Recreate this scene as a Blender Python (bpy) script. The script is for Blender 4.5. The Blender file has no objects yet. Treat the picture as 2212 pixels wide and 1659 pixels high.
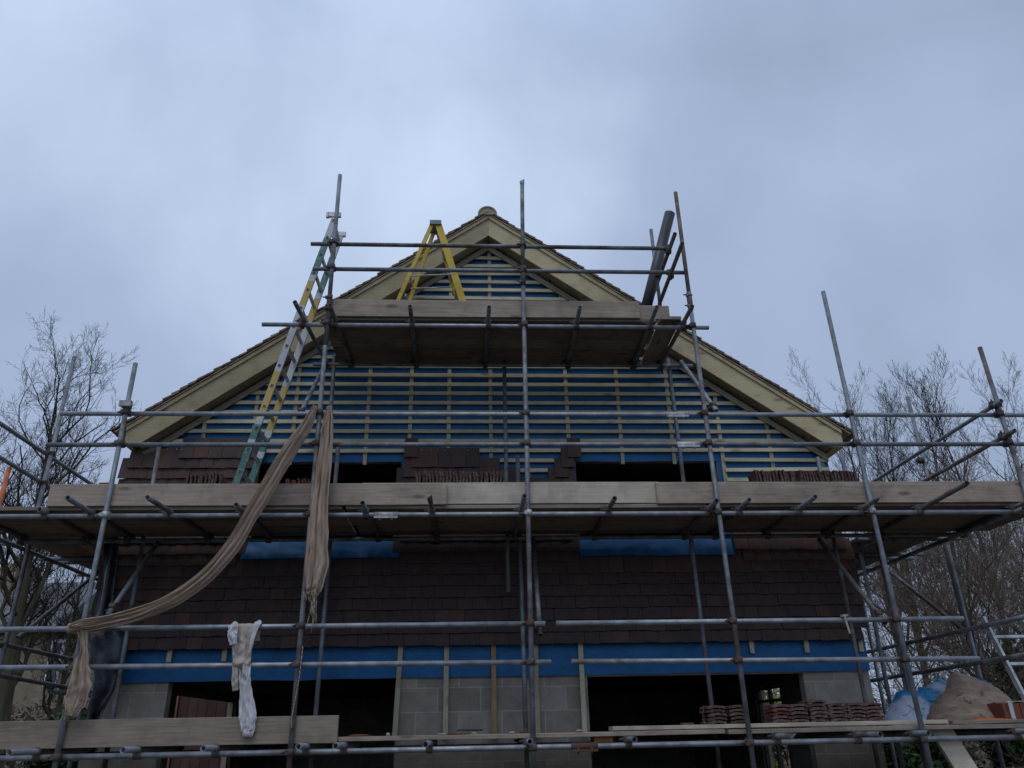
import bpy, math, random
from math import sin, cos, pi, radians, atan2, sqrt
from mathutils import Vector, Matrix, noise

S = bpy.context.scene
COL = S.collection

# ------------------------------------------------------------------ camera, sky, sun, exposure
PITCH, YAW, ROLL = radians(24.378), radians(3.1732), radians(-1.1531)
cam_d = bpy.data.cameras.new("camera"); cam = bpy.data.objects.new("camera", cam_d); COL.objects.link(cam)
cam_d.sensor_fit = 'HORIZONTAL'; cam_d.sensor_width = 36.0; cam_d.lens = 36.0 * 1661 / 2212
cam_d.clip_start = 0.05; cam_d.clip_end = 2000
cam.location = (0.0, -8.9, 1.6)
_f = Vector((sin(YAW)*cos(PITCH), cos(YAW)*cos(PITCH), sin(PITCH)))
_r = Vector((cos(YAW), -sin(YAW), 0)); _u = _r.cross(_f)
_r2 = _r*cos(ROLL) + _u*sin(ROLL); _u2 = -_r*sin(ROLL) + _u*cos(ROLL)
cam.rotation_euler = Matrix((_r2, _u2, -_f)).transposed().to_euler()
S.camera = cam
S.view_settings.view_transform = 'Standard'; S.view_settings.look = 'None'
S.view_settings.exposure = 0.0; S.view_settings.gamma = 1.0
S.render.resolution_x = 1024; S.render.resolution_y = 768

SUN_EL, SUN_AZ = radians(62), radians(200)          # behind the photographer, veiled by cloud
W = bpy.data.worlds.new("World"); S.world = W; W.use_nodes = True
nt = W.node_tree; N = nt.nodes; K = nt.links
for n in list(N): N.remove(n)
def nd(t, **k):
    n = N.new(t)
    for a, v in k.items(): setattr(n, a, v)
    return n
out = nd('ShaderNodeOutputWorld'); bg = nd('ShaderNodeBackground'); bg.inputs[1].default_value = 0.1
K.new(bg.outputs[0], out.inputs[0])
sky = nd('ShaderNodeTexSky', sky_type='NISHITA', sun_disc=False, sun_elevation=SUN_EL, sun_rotation=SUN_AZ)
tc = nd('ShaderNodeTexCoord')
mp = nd('ShaderNodeMapping'); mp.inputs['Scale'].default_value = (1.0, 1.0, 0.85); mp.inputs['Location'].default_value = (0.35, 0.2, 0.1)
K.new(tc.outputs['Generated'], mp.inputs[0])
n1 = nd('ShaderNodeTexNoise'); n1.inputs['Scale'].default_value = 2.1; n1.inputs['Detail'].default_value = 4; n1.inputs['Roughness'].default_value = 0.42; n1.inputs['Distortion'].default_value = 0.15
K.new(mp.outputs[0], n1.inputs[0])
n2 = nd('ShaderNodeTexNoise'); n2.inputs['Scale'].default_value = 4.6; n2.inputs['Detail'].default_value = 5; n2.inputs['Roughness'].default_value = 0.5; n2.inputs['Distortion'].default_value = 0.3
K.new(mp.outputs[0], n2.inputs[0])
mx = nd('ShaderNodeMix', data_type='FLOAT'); mx.inputs[0].default_value = 0.24
K.new(n1.outputs[0], mx.inputs[2]); K.new(n2.outputs[0], mx.inputs[3])
# thinner cloud ahead of the camera, high up: the veil is brightest there
dv = nd('ShaderNodeVectorMath', operation='DOT_PRODUCT'); K.new(tc.outputs['Generated'], dv.inputs[0])
dv.inputs[1].default_value = (0.04, 0.74, 0.67)
mr = nd('ShaderNodeMapRange'); mr.inputs[1].default_value = 0.78; mr.inputs[2].default_value = 1.0; mr.inputs[3].default_value = -0.11; mr.inputs[4].default_value = 0.13
K.new(dv.outputs['Value'], mr.inputs[0])
ad = nd('ShaderNodeMath', operation='ADD'); K.new(mx.outputs[0], ad.inputs[0]); K.new(mr.outputs[0], ad.inputs[1])
rp = nd('ShaderNodeValToRGB'); e = rp.color_ramp.elements
e[0].position = 0.26; e[0].color = (.268, .338, .478, 1)
e[1].position = 0.72; e[1].color = (.605, .718, .92, 1)
m_ = e.new(0.50); m_.color = (.376, .470, .655, 1)
K.new(ad.outputs[0], rp.inputs[0])
# an overcast sky is brighter behind the viewer and overhead than low ahead
d2 = nd('ShaderNodeVectorMath', operation='DOT_PRODUCT'); K.new(tc.outputs['Generated'], d2.inputs[0])
d2.inputs[1].default_value = (-0.05, -0.42, 0.90)
m2 = nd('ShaderNodeMapRange'); m2.inputs[1].default_value = 0.35; m2.inputs[2].default_value = 1.0; m2.inputs[3].default_value = 10.8; m2.inputs[4].default_value = 21.0
K.new(d2.outputs['Value'], m2.inputs[0])
sc = nd('ShaderNodeVectorMath', operation='SCALE'); K.new(rp.outputs[0], sc.inputs[0]); K.new(m2.outputs[0], sc.inputs['Scale'])
mc = nd('ShaderNodeMix', data_type='RGBA'); mc.inputs[0].default_value = 0.94
K.new(sky.outputs[0], mc.inputs[6]); K.new(sc.outputs[0], mc.inputs[7]); K.new(mc.outputs[2], bg.inputs[0])

sun_d = bpy.data.lights.new("sun", 'SUN'); sun_d.energy = 0.6; sun_d.angle = radians(25); sun_d.color = (1.0, 0.95, 0.88)
sun = bpy.data.objects.new("sun", sun_d); COL.objects.link(sun)
_sd = Vector((sin(SUN_AZ)*cos(SUN_EL), cos(SUN_AZ)*cos(SUN_EL), sin(SUN_EL)))
sun.rotation_euler = _sd.to_track_quat('Z', 'Y').to_euler()

# ------------------------------------------------------------------ materials
def material(name):
    m = bpy.data.materials.new(name); m.use_nodes = True
    return m, m.node_tree.nodes, m.node_tree.links, m.node_tree.nodes['Principled BSDF']
def ramp(N, K, src, stops, interp='LINEAR'):
    r = N.new('ShaderNodeValToRGB'); r.color_ramp.interpolation = interp
    el = r.color_ramp.elements
    el[0].position, el[0].color = stops[0][0], (*stops[0][1], 1)
    el[1].position, el[1].color = stops[-1][0], (*stops[-1][1], 1)
    for p, c in stops[1:-1]:
        x = el.new(p); x.color = (*c, 1)
    K.new(src, r.inputs[0]); return r.outputs[0]
def noise_n(N, K, scale, detail=4, rough=.55, vec=None, stretch=None, dist=0.0):
    if vec is None:
        vec = N.new('ShaderNodeTexCoord').outputs['Object']
    if stretch:
        m = N.new('ShaderNodeMapping'); m.inputs['Scale'].default_value = stretch
        K.new(vec, m.inputs[0]); vec = m.outputs[0]
    n = N.new('ShaderNodeTexNoise'); n.inputs['Scale'].default_value = scale
    n.inputs['Detail'].default_value = detail; n.inputs['Roughness'].default_value = rough; n.inputs['Distortion'].default_value = dist
    K.new(vec, n.inputs[0]); return n.outputs[0]
def mixc(N, K, f, a, b, mode='MIX'):
    m = N.new('ShaderNodeMix'); m.data_type = 'RGBA'; m.blend_type = mode
    for s, v in ((0, f), (6, a), (7, b)):
        if hasattr(v, 'links'): K.new(v, m.inputs[s])
        elif s == 0: m.inputs[0].default_value = v
        else: m.inputs[s].default_value = (*v, 1)
    return m.outputs[2]
def bump(N, K, b, h, strength=.3, dist=.01):
    n = N.new('ShaderNodeBump'); n.inputs['Strength'].default_value = strength; n.inputs['Distance'].default_value = dist
    K.new(h, n.inputs['Height']); K.new(n.outputs[0], b.inputs['Normal'])
def rnd_vec(N, K, k=37.0):
    oi = N.new('ShaderNodeObjectInfo'); c = N.new('ShaderNodeTexCoord')
    s = N.new('ShaderNodeMath'); s.operation = 'MULTIPLY'; s.inputs[1].default_value = k; K.new(oi.outputs['Random'], s.inputs[0])
    a = N.new('ShaderNodeVectorMath'); a.operation = 'ADD'; K.new(c.outputs['Object'], a.inputs[0]); K.new(s.outputs[0], a.inputs[1])
    return a.outputs[0], oi.outputs['Random']

def timber(name, lo, mid, hi, axis='X', knots=True, rough=.8, stain=(.05, .04, .03), stain_amt=.5):
    m, N, K, b = material(name)
    v, r = rnd_vec(N, K)
    st = {'X': (1.2, 22, 22), 'Y': (22, 1.2, 22), 'Z': (22, 22, 1.2)}[axis]
    g = noise_n(N, K, 2.2, 6, .62, v, st, .6)
    c = ramp(N, K, g, [(.28, lo), (.5, mid), (.75, hi)])
    d = noise_n(N, K, 1.7, 4, .6, v, tuple(1 if q > 2 else .5 for q in st))
    f = ramp(N, K, d, [(.5, (0, 0, 0)), (.72, (stain_amt,)*3)])
    c = mixc(N, K, f, c, stain)
    sm = noise_n(N, K, 4.5, 5, .7, v)
    c = mixc(N, K, ramp(N, K, sm, [(.50, (0, 0, 0)), (.72, (.55,)*3)]), c, tuple(q*.42 for q in mid))
    pl_ = noise_n(N, K, 3.1, 5, .6, v, (.7, .7, .7))
    c = mixc(N, K, ramp(N, K, pl_, [(.54, (0, 0, 0)), (.75, (.35,)*3)]), c, tuple(min(1, q*1.35) for q in hi))
    if knots:
        vn = N.new('ShaderNodeTexVoronoi'); vn.inputs['Scale'].default_value = 2.4
        mp = N.new('ShaderNodeMapping'); mp.inputs['Scale'].default_value = tuple(.8 if q < 2 else 2.2 for q in st)
        K.new(v, mp.inputs[0]); K.new(mp.outputs[0], vn.inputs[0])
        kf = ramp(N, K, vn.outputs[0], [(.0, (.9,)*3), (.10, (.55,)*3), (.17, (0, 0, 0))])
        c = mixc(N, K, kf, c, tuple(q*.35 for q in lo))
    h = N.new('ShaderNodeHueSaturation'); 
    mr = N.new('ShaderNodeMapRange'); mr.inputs[3].default_value = .78; mr.inputs[4].default_value = 1.18
    K.new(r, mr.inputs[0]); K.new(mr.outputs[0], h.inputs['Value']); K.new(c, h.inputs['Color'])
    K.new(h.outputs[0], b.inputs['Base Color']); b.inputs['Roughness'].default_value = rough
    b.inputs['Specular IOR Level'].default_value = .25
    bump(N, K, b, g, .35, .004)
    return m
M = {}
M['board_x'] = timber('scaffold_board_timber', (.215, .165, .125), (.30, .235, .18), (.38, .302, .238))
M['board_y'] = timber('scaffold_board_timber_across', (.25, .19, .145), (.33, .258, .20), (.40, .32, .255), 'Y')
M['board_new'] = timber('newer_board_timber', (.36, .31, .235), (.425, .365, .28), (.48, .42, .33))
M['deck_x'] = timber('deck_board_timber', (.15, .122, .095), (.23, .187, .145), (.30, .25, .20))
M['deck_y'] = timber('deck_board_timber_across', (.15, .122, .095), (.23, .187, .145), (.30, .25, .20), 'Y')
M['barge'] = timber('bargeboard_timber', (.385, .312, .18), (.435, .354, .208), (.485, .398, .242), stain=(.27, .21, .12), stain_amt=.5)
M['soffit'] = timber('soffit_timber', (.22, .19, .13), (.28, .245, .165), (.33, .29, .2), 'Y', stain=(.1, .08, .05))
M['batten'] = timber('treated_batten', (.40, .345, .22), (.50, .435, .285), (.58, .51, .35), stain=(.30, .26, .15), stain_amt=.4)
M['counter'] = timber('treated_counter_batten', (.29, .255, .16), (.40, .355, .235), (.48, .43, .30), 'Z', stain=(.22, .19, .11), stain_amt=.5)
M['orange_wood'] = timber('orange_boarding', (.22, .095, .04), (.30, .13, .055), (.36, .17, .075), 'Z', knots=False)
M['stained_wood'] = timber('brown_stained_stud', (.16, .10, .05), (.25, .165, .085), (.31, .215, .12), 'Z', knots=False)
M['dark_wood'] = timber('dark_joist_timber', (.05, .04, .03), (.08, .065, .05), (.12, .1, .07))

def metal(name, base, rust=.5, rough=.42, metallic=.55, rustc=(.10, .055, .035)):
    m, N, K, b = material(name)
    v, r = rnd_vec(N, K, 53)
    g = noise_n(N, K, 9, 5, .6, v)
    c = ramp(N, K, g, [(.3, tuple(q*.62 for q in base)), (.55, base), (.75, tuple(min(1, q*1.35) for q in base))])
    f0 = noise_n(N, K, 3.3, 6, .68, v)
    mr = N.new('ShaderNodeMapRange'); mr.inputs[1].default_value = 0; mr.inputs[2].default_value = 1; mr.inputs[3].default_value = -.10; mr.inputs[4].default_value = .10
    K.new(r, mr.inputs[0])
    a = N.new('ShaderNodeMath'); K.new(f0, a.inputs[0]); K.new(mr.outputs[0], a.inputs[1])
    f = ramp(N, K, a.outputs[0], [(.5, (0, 0, 0)), (.66, (rust,)*3)])
    c = mixc(N, K, f, c, rustc)
    K.new(c, b.inputs['Base Color']); b.inputs['Metallic'].default_value = metallic
    rr = ramp(N, K, f0, [(.35, (rough,)*3), (.7, (min(1, rough+.35),)*3)])
    K.new(rr, b.inputs['Roughness']); bump(N, K, b, g, .15, .002)
    return m
M['tube'] = metal('galvanised_tube', (.20, .218, .232), .75, .5, .5)
M['tube_bright'] = metal('bright_galvanised_tube', (.31, .33, .35), .4, .42, .55)
M['tube_rusty'] = metal('rusty_tube', (.19, .165, .15), .9, .6, .3, (.14, .075, .045))
M['tube_orange'] = metal('orange_painted_tube', (.62, .16, .05), .35, .5, .0, (.25, .09, .05))
M['coupler'] = metal('rusty_coupler', (.10, .085, .075), .9, .65, .35, (.12, .06, .04))
M['coupler_zinc'] = metal('zinc_coupler', (.45, .44, .42), .35, .45, .5)
M['alu'] = metal('worn_aluminium', (.50, .51, .51), .2, .42, .45, (.28, .25, .2))

def simple(name, stops, scale=6, rough=.85, detail=5, bumps=.2, bd=.01, stretch=None, spec=.3, bscale=None):
    m, N, K, b = material(name)
    v, r = rnd_vec(N, K, 21)
    g = noise_n(N, K, scale, detail, .6, v, stretch)
    K.new(ramp(N, K, g, stops), b.inputs['Base Color']); b.inputs['Roughness'].default_value = rough
    b.inputs['Specular IOR Level'].default_value = spec
    if bumps:
        h = noise_n(N, K, bscale or scale*4, 4, .6, v, stretch)
        bump(N, K, b, h, bumps, bd)
    return m
M['membrane'] = simple('blue_breather_membrane', [(.3, (.0016, .072, .185)), (.55, (.0022, .092, .235)), (.75, (.004, .115, .285))], 3, .55, 5, .5, .03, None, .35, 7)
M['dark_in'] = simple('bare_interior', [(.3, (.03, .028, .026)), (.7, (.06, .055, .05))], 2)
M['black_pipe'] = simple('black_plastic', [(.3, (.012, .013, .016)), (.7, (.028, .029, .033))], 5, .42, 4, .1, .005, None, .45)
M['dpm'] = simple('black_polythene', [(.3, (.008, .009, .012)), (.7, (.02, .022, .03))], 4, .35, 4, .6, .03, None, .5, 6)
M['ground'] = simple('muddy_ground', [(.3, (.05, .038, .026)), (.55, (.085, .065, .045)), (.75, (.06, .07, .03))], .35, .95, 9, .6, .1, None, .1, 2)
M['trunk'] = simple('mossy_bark', [(.3, (.045, .045, .022)), (.55, (.10, .085, .055)), (.75, (.145, .125, .09))], 3, .95, 6, .7, .03, (4, 4, .7), .1)
M['twig'] = simple('bare_twigs', [(.3, (.03, .022, .018)), (.7, (.065, .05, .04))], 1.5, .95, 2, 0, .01, None, .1)
M['twig_buff'] = simple('pale_buff_twigs', [(.3, (.11, .083, .064)), (.7, (.22, .172, .135))], 1.2, .95, 2, 0, .01, None, .1)
M['evergreen'] = simple('evergreen_leaves', [(.3, (.010, .026, .007)), (.55, (.024, .052, .013)), (.8, (.06, .095, .02))], 2.5, .7, 3, 0, .01, None, .2)
M['yellowgreen'] = simple('yellow_green_leaves', [(.3, (.08, .11, .015)), (.6, (.22, .24, .04)), (.8, (.36, .36, .07))], 3, .7, 3, 0, .01, None, .2)  # the leaves' own yellow-green, varied by noise
M['slate'] = simple('grey_slate', [(.3, (.10, .10, .11)), (.7, (.18, .175, .18))], 4, .8, 4, .3, .02, (1, 1, 6))
M['white'] = simple('white_paint', [(.3, (.62, .62, .62)), (.7, (.8, .8, .8))], 5, .5, 3, 0)
M['paper'] = simple('white_paper', [(.3, (.6, .6, .6)), (.7, (.75, .74, .72))], 9, .8, 3, .1)
M['glass'] = simple('dark_window_glass', [(.3, (.02, .025, .03)), (.7, (.05, .055, .06))], 2, .1, 2, 0, .01, None, .6)
M['yellow'] = simple('yellow_fibreglass', [(.3, (.46, .30, .025)), (.60, (.56, .385, .045)), (.70, (.3, .24, .10))], 6, .55, 5, .1)
M['tarp_blue'] = simple('blue_tarpaulin', [(.38, (.02, .12, .27)), (.5, (.05, .22, .42)), (.56, (.30, .35, .45)), (.8, (.42, .45, .53))], 2.6, .6, 2, .6, .03, None, .3, 7)
M['sack'] = simple('sand_coloured_sheet', [(.3, (.17, .125, .095)), (.55, (.27, .205, .155)), (.75, (.36, .28, .215))], 5, .95, 6, .8, .03, (1, 1, 3))
M['orange'] = simple('orange_shards', [(.3, (.4, .09, .03)), (.7, (.55, .17, .05))], 9, .8)
M['rubble'] = simple('mortar_rubble', [(.3, (.2, .17, .14)), (.7, (.42, .38, .32))], 20, .95)
M['red_tile'] = simple('new_red_tile', [(.3, (.115, .036, .024)), (.7, (.20, .072, .048))], 9, .85, 5, .4, .004)
M['brown_tile'] = simple('stacked_brown_tile', [(.3, (.075, .043, .036)), (.55, (.125, .074, .062)), (.75, (.17, .112, .095))], 9, .9, 5, .5, .004)

def weave(name, a, b_, c, scale=1):
    m, N, K, b = material(name)
    v, r = rnd_vec(N, K, 11)
    g = noise_n(N, K, 3.0*scale, 6, .65, v)
    col = ramp(N, K, g, [(.3, a), (.52, b_), (.75, c)])
    g2 = noise_n(N, K, 160, 2, .5, v)
    col = mixc(N, K, .35, col, mixc(N, K, g2, tuple(q*.45 for q in a), tuple(min(1, q*1.4) for q in c)))
    K.new(col, b.inputs['Base Color']); b.inputs['Roughness'].default_value = .95; b.inputs['Specular IOR Level'].default_value = .1
    bump(N, K, b, g2, .5, .004); return m
M['hessian'] = weave('hessian_cloth', (.30, .222, .16), (.385, .29, .212), (.44, .34, .255))
M['shirt'] = weave('grubby_pale_cotton', (.22, .18, .135), (.42, .36, .29), (.52, .47, .41), 1.6)
M['shirt_pale'] = weave('pale_cotton', (.34, .31, .27), (.56, .54, .53), (.66, .66, .69), 1.2)

# hanging tiles: every tile carries its own tint in the mesh
def tile_mat(name, stops, streak=.4):
    m, N, K, b = material(name)
    at = N.new('ShaderNodeAttribute'); at.attribute_name = 'tint'
    c = ramp(N, K, at.outputs['Fac'], stops)
    g = noise_n(N, K, 7, 6, .65)
    c = mixc(N, K, ramp(N, K, g, [(.38, (0, 0, 0)), (.75, (streak,)*3)]), c, (.045, .04, .038))
    g3 = noise_n(N, K, 60, 3, .6)
    c = mixc(N, K, ramp(N, K, g3, [(.45, (0, 0, 0)), (.8, (.25,)*3)]), c, (.2, .15, .13))
    K.new(c, b.inputs['Base Color']); b.inputs['Roughness'].default_value = .9; b.inputs['Specular IOR Level'].default_value = .2
    bump(N, K, b, g3, .45, .004); return m
M['hung_tile'] = tile_mat('hanging_clay_tile', [(0, (.056, .040, .036)), (.5, (.066, .045, .040)), (.82, (.078, .050, .043)), (.93, (.105, .055, .042)), (1, (.14, .066, .049))])
M['roof_tile'] = tile_mat('roof_clay_tile', [(0, (.17, .115, .08)), (.6, (.25, .17, .12)), (1, (.31, .205, .145))], .3)
M['undercloak'] = simple('cement_undercloak', [(.3, (.26, .21, .14)), (.7, (.36, .30, .21))], 8, .9)

def block_mat():
    m, N, K, b = material('concrete_blockwork')
    c = N.new('ShaderNodeTexCoord'); sp = N.new('ShaderNodeSeparateXYZ'); cb = N.new('ShaderNodeCombineXYZ')
    K.new(c.outputs['Object'], sp.inputs[0])
    ax = N.new('ShaderNodeMath'); K.new(sp.outputs[0], ax.inputs[0]); K.new(sp.outputs[1], ax.inputs[1])
    sh = N.new('ShaderNodeVectorMath'); sh.operation = 'ADD'; sh.inputs[1].default_value = (.10, -.132, 0)
    K.new(ax.outputs[0], cb.inputs[0]); K.new(sp.outputs[2], cb.inputs[1]); K.new(cb.outputs[0], sh.inputs[0])
    br = N.new('ShaderNodeTexBrick'); br.inputs['Scale'].default_value = 1
    br.inputs['Brick Width'].default_value = .46; br.inputs['Row Height'].default_value = .24
    br.inputs['Mortar Size'].default_value = .008; br.inputs['Mortar Smooth'].default_value = .3
    br.inputs['Color1'].default_value = (.25, .22, .178, 1); br.inputs['Color2'].default_value = (.36, .322, .265, 1); br.inputs['Mortar'].default_value = (.40, .362, .30, 1)
    K.new(sh.outputs[0], br.inputs[0])
    g = noise_n(N, K, 5, 7, .7)
    cc = mixc(N, K, .7, br.outputs[0], ramp(N, K, g, [(.3, (.45,)*3), (.55, (.8,)*3), (.75, (1, .97, .92))]), 'MULTIPLY')
    K.new(cc, b.inputs['Base Color']); b.inputs['Roughness'].default_value = .95
    g2 = noise_n(N, K, 90, 4, .6); bump(N, K, b, g2, .6, .006)
    return m
M['block'] = block_mat()
def brick_mat(name, c1, c2, mort, w=.225, h=.075):
    m, N, K, b = material(name)
    c = N.new('ShaderNodeTexCoord'); sp = N.new('ShaderNodeSeparateXYZ'); cb = N.new('ShaderNodeCombineXYZ')
    K.new(c.outputs['Object'], sp.inputs[0])
    ax = N.new('ShaderNodeMath'); K.new(sp.outputs[0], ax.inputs[0]); K.new(sp.outputs[1], ax.inputs[1])
    K.new(ax.outputs[0], cb.inputs[0]); K.new(sp.outputs[2], cb.inputs[1])
    br = N.new('ShaderNodeTexBrick'); br.inputs['Scale'].default_value = 1
    br.inputs['Brick Width'].default_value = w; br.inputs['Row Height'].default_value = h; br.inputs['Mortar Size'].default_value = .008
    br.inputs['Color1'].default_value = (*c1, 1); br.inputs['Color2'].default_value = (*c2, 1); br.inputs['Mortar'].default_value = (*mort, 1)
    K.new(cb.outputs[0], br.inputs[0])
    g = noise_n(N, K, 4, 6, .7)
    cc = mixc(N, K, .6, br.outputs[0], ramp(N, K, g, [(.3, (.5,)*3), (.7, (1, 1, 1))]), 'MULTIPLY')
    K.new(cc, b.inputs['Base Color']); b.inputs['Roughness'].default_value = .95
    return m
M['red_brick'] = brick_mat('red_brickwork', (.2, .09, .06), (.26, .12, .08), (.25, .22, .18))
M['red_boards'] = brick_mat('red_brown_boarding', (.075, .042, .03), (.11, .06, .042), (.03, .02, .015), .16, 3.0)
M['stone'] = brick_mat('yellow_stonework', (.22, .185, .12), (.30, .25, .16), (.24, .21, .15), .5, .22)

def ladder_mat():
    m, N, K, b = material('paint_worn_ladder_stile')
    c = N.new('ShaderNodeTexCoord'); sp = N.new('ShaderNodeSeparateXYZ'); K.new(c.outputs['Object'], sp.inputs[0])
    mr = N.new('ShaderNodeMapRange'); mr.inputs[1].default_value = 0; mr.inputs[2].default_value = 3.75
    K.new(sp.outputs[2], mr.inputs[0])
    g = noise_n(N, K, 7, 5, .65)
    ms = N.new('ShaderNodeMath'); ms.operation = 'MULTIPLY_ADD'; ms.inputs[1].default_value = .03; K.new(g, ms.inputs[0]); K.new(mr.outputs[0], ms.inputs[2])
    a = (.46, .47, .47); t = (.075, .185, .15); y = (.46, .31, .07)
    cc = ramp(N, K, ms.outputs[0], [(0, t), (.20, a), (.222, t), (.265, a), (.285, y), (.43, a), (.655, y), (.745, a), (.765, t), (.905, a), (1, a)], 'CONSTANT')
    w = noise_n(N, K, 16, 6, .7)
    cc = mixc(N, K, ramp(N, K, w, [(.52, (0, 0, 0)), (.68, (.75,)*3)]), cc, (.36, .34, .30))
    K.new(cc, b.inputs['Base Color']); b.inputs['Roughness'].default_value = .6; b.inputs['Metallic'].default_value = .1
    return m
M['ladder'] = ladder_mat()

# ------------------------------------------------------------------ mesh building
class MB:
    def __init__(s): s.v = []; s.f = []; s.smooth = []; s.tint = None
    def add(s, vs, fs, smooth=False, tint=None):
        o = len(s.v); s.v += [tuple(p) for p in vs]; s.f += [tuple(i+o for i in f) for f in fs]; s.smooth += [smooth]*len(fs)
        if tint is not None:
            if s.tint is None: s.tint = []
            s.tint += [tint]*len(vs)
        return s
    def box(s, a, b, tint=None):
        (x0, y0, z0), (x1, y1, z1) = a, b
        return s.add([(x0,y0,z0),(x1,y0,z0),(x1,y1,z0),(x0,y1,z0),(x0,y0,z1),(x1,y0,z1),(x1,y1,z1),(x0,y1,z1)],
              [(0,3,2,1),(4,5,6,7),(0,1,5,4),(1,2,6,5),(2,3,7,6),(3,0,4,7)], False, tint)
    def bar(s, p, q, w, h, up=Vector((0,0,1))):
        """rectangular bar from p to q; w across, h along 'up'"""
        p, q = Vector(p), Vector(q); d = (q-p).normalized(); a = d.cross(up).normalized(); u = a.cross(d).normalized()
        c = [(-w/2,-h/2),(w/2,-h/2),(w/2,h/2),(-w/2,h/2)]
        vs = [e+a*x+u*y for e in (p, q) for x, y in c]
        return s.add(vs, [(0,1,2,3),(7,6,5,4),(0,4,5,1),(1,5,6,2),(2,6,7,3),(3,7,4,0)])
    def tube(s, p, q, r=.02415, n=14, hollow=True, r2=None, flat=False):
        p, q = Vector(p), Vector(q); d = (q-p).normalized()
        a = d.orthogonal().normalized(); b = d.cross(a); r2 = r if r2 is None else r2
        ring = lambda c, R: [c+(a*cos(2*pi*i/n)+b*sin(2*pi*i/n))*R for i in range(n)]
        vs = ring(p, r)+ring(q, r2)
        fs = [(i, (i+1) % n, n+(i+1) % n, n+i) for i in range(n)]
        if hollow:
            k = .84
            vs2 = ring(p, r*k)+ring(q, r2*k)
            s.add(vs, fs, True); s.add(vs2, [(f[3], f[2], f[1], f[0]) for f in fs], True)
            o = len(s.v)-4*n
            for e in (0, n):
                F = [(o+e+i, o+e+(i+1) % n, o+2*n+e+(i+1) % n, o+2*n+e+i) for i in range(n)]
                if e == 0: F = [tuple(reversed(x)) for x in F]
                s.f += F; s.smooth += [False]*n
        else:
            s.add(vs, fs, True); o = len(s.v)-2*n
            s.f += [tuple(o+i for i in reversed(range(n))), tuple(o+n+i for i in range(n))]; s.smooth += [False, False]
        return s
    def prism(s, poly, axis_from, axis_to, ax='Y', tint=None):
        """polygon in XZ (ax Y), extruded from y0 to y1"""
        n = len(poly)
        mk = {'Y': lambda p, t: (p[0], t, p[1]), 'X': lambda p, t: (t, p[0], p[1]), 'Z': lambda p, t: (p[0], p[1], t)}[ax]
        vs = [mk(p, axis_from) for p in poly]+[mk(p, axis_to) for p in poly]
        fs = [tuple(range(n)), tuple(reversed(range(n, 2*n)))]+[(i, n+i, n+(i+1) % n, (i+1) % n) for i in range(n)]
        return s.add(vs, fs, False, tint)
    def grid(s, fn, nu, nv, smooth=True):
        vs = [fn(i/nu, j/nv) for j in range(nv+1) for i in range(nu+1)]
        fs = [(j*(nu+1)+i, j*(nu+1)+i+1, (j+1)*(nu+1)+i+1, (j+1)*(nu+1)+i) for j in range(nv) for i in range(nu)]
        return s.add(vs, fs, smooth)
    def sweep(s, rings, close=True, caps=True, smooth=True):
        n = len(rings[0]); vs = [p for r in rings for p in r]; fs = []
        for j in range(len(rings)-1):
            for i in range(n if close else n-1):
                k = (i+1) % n
                fs.append((j*n+i, j*n+k, (j+1)*n+k, (j+1)*n+i))
        if caps: fs += [tuple(reversed(range(n))), tuple((len(rings)-1)*n+i for i in range(n))]
        return s.add(vs, fs, smooth)

WORLD = {}     # object name -> world origin (no thing is rotated before its parts are built)
def obj(name, mb, mat, parent=None, origin=None, label=None):
    if origin is None:
        xs = [p[0] for p in mb.v]; ys = [p[1] for p in mb.v]; zs = [p[2] for p in mb.v]
        origin = ((min(xs)+max(xs))/2, (min(ys)+max(ys))/2, min(zs))
    me = bpy.data.meshes.new(name)
    me.from_pydata([(p[0]-origin[0], p[1]-origin[1], p[2]-origin[2]) for p in mb.v], [], mb.f)
    me.polygons.foreach_set('use_smooth', mb.smooth)
    if mb.tint:
        a = me.attributes.new('tint', 'FLOAT', 'POINT'); a.data.foreach_set('value', mb.tint)
    me.materials.append(mat); me.update()
    o = bpy.data.objects.new(name, me); COL.objects.link(o)
    WORLD[o.name] = Vector(origin)
    if parent: o.parent = parent; o.location = Vector(origin)-WORLD[parent.name]
    else: o.location = origin
    if label: o['label'] = label
    return o
def tag(o, label, cat, group=None):
    o['kind'] = 'thing'; o['label'] = label; o['category'] = cat
    if group: o['group'] = group
    return o
def thing(name, label, cat, origin, group=None):
    o = bpy.data.objects.new(name, None); COL.objects.link(o); o.location = origin; o.empty_display_size = .2
    WORLD[o.name] = Vector(origin); return tag(o, label, cat, group)
def structure(name, mb, mat, origin=(0, 0, 0)):
    o = obj(name, mb, mat, None, origin); o['kind'] = 'structure'; return o
def copy_tree(src, loc, rotz=None, parent=None):
    c = src.copy(); COL.objects.link(c)
    if parent: c.parent = parent
    else:
        c.location = loc
        if rotz is not None: c.rotation_euler = (0, 0, rotz)
    for ch in list(src.children): copy_tree(ch, None, None, c)
    return c
V = Vector
ORD = ['first', 'second', 'third', 'fourth', 'fifth', 'sixth', 'seventh', 'eighth']

# ------------------------------------------------------------------ ground
def _g(u, v):
    x, y = -400+800*u, -60+860*v
    return (x, y, 0)
structure('ground', MB().grid(_g, 40, 40), M['ground'])

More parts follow.
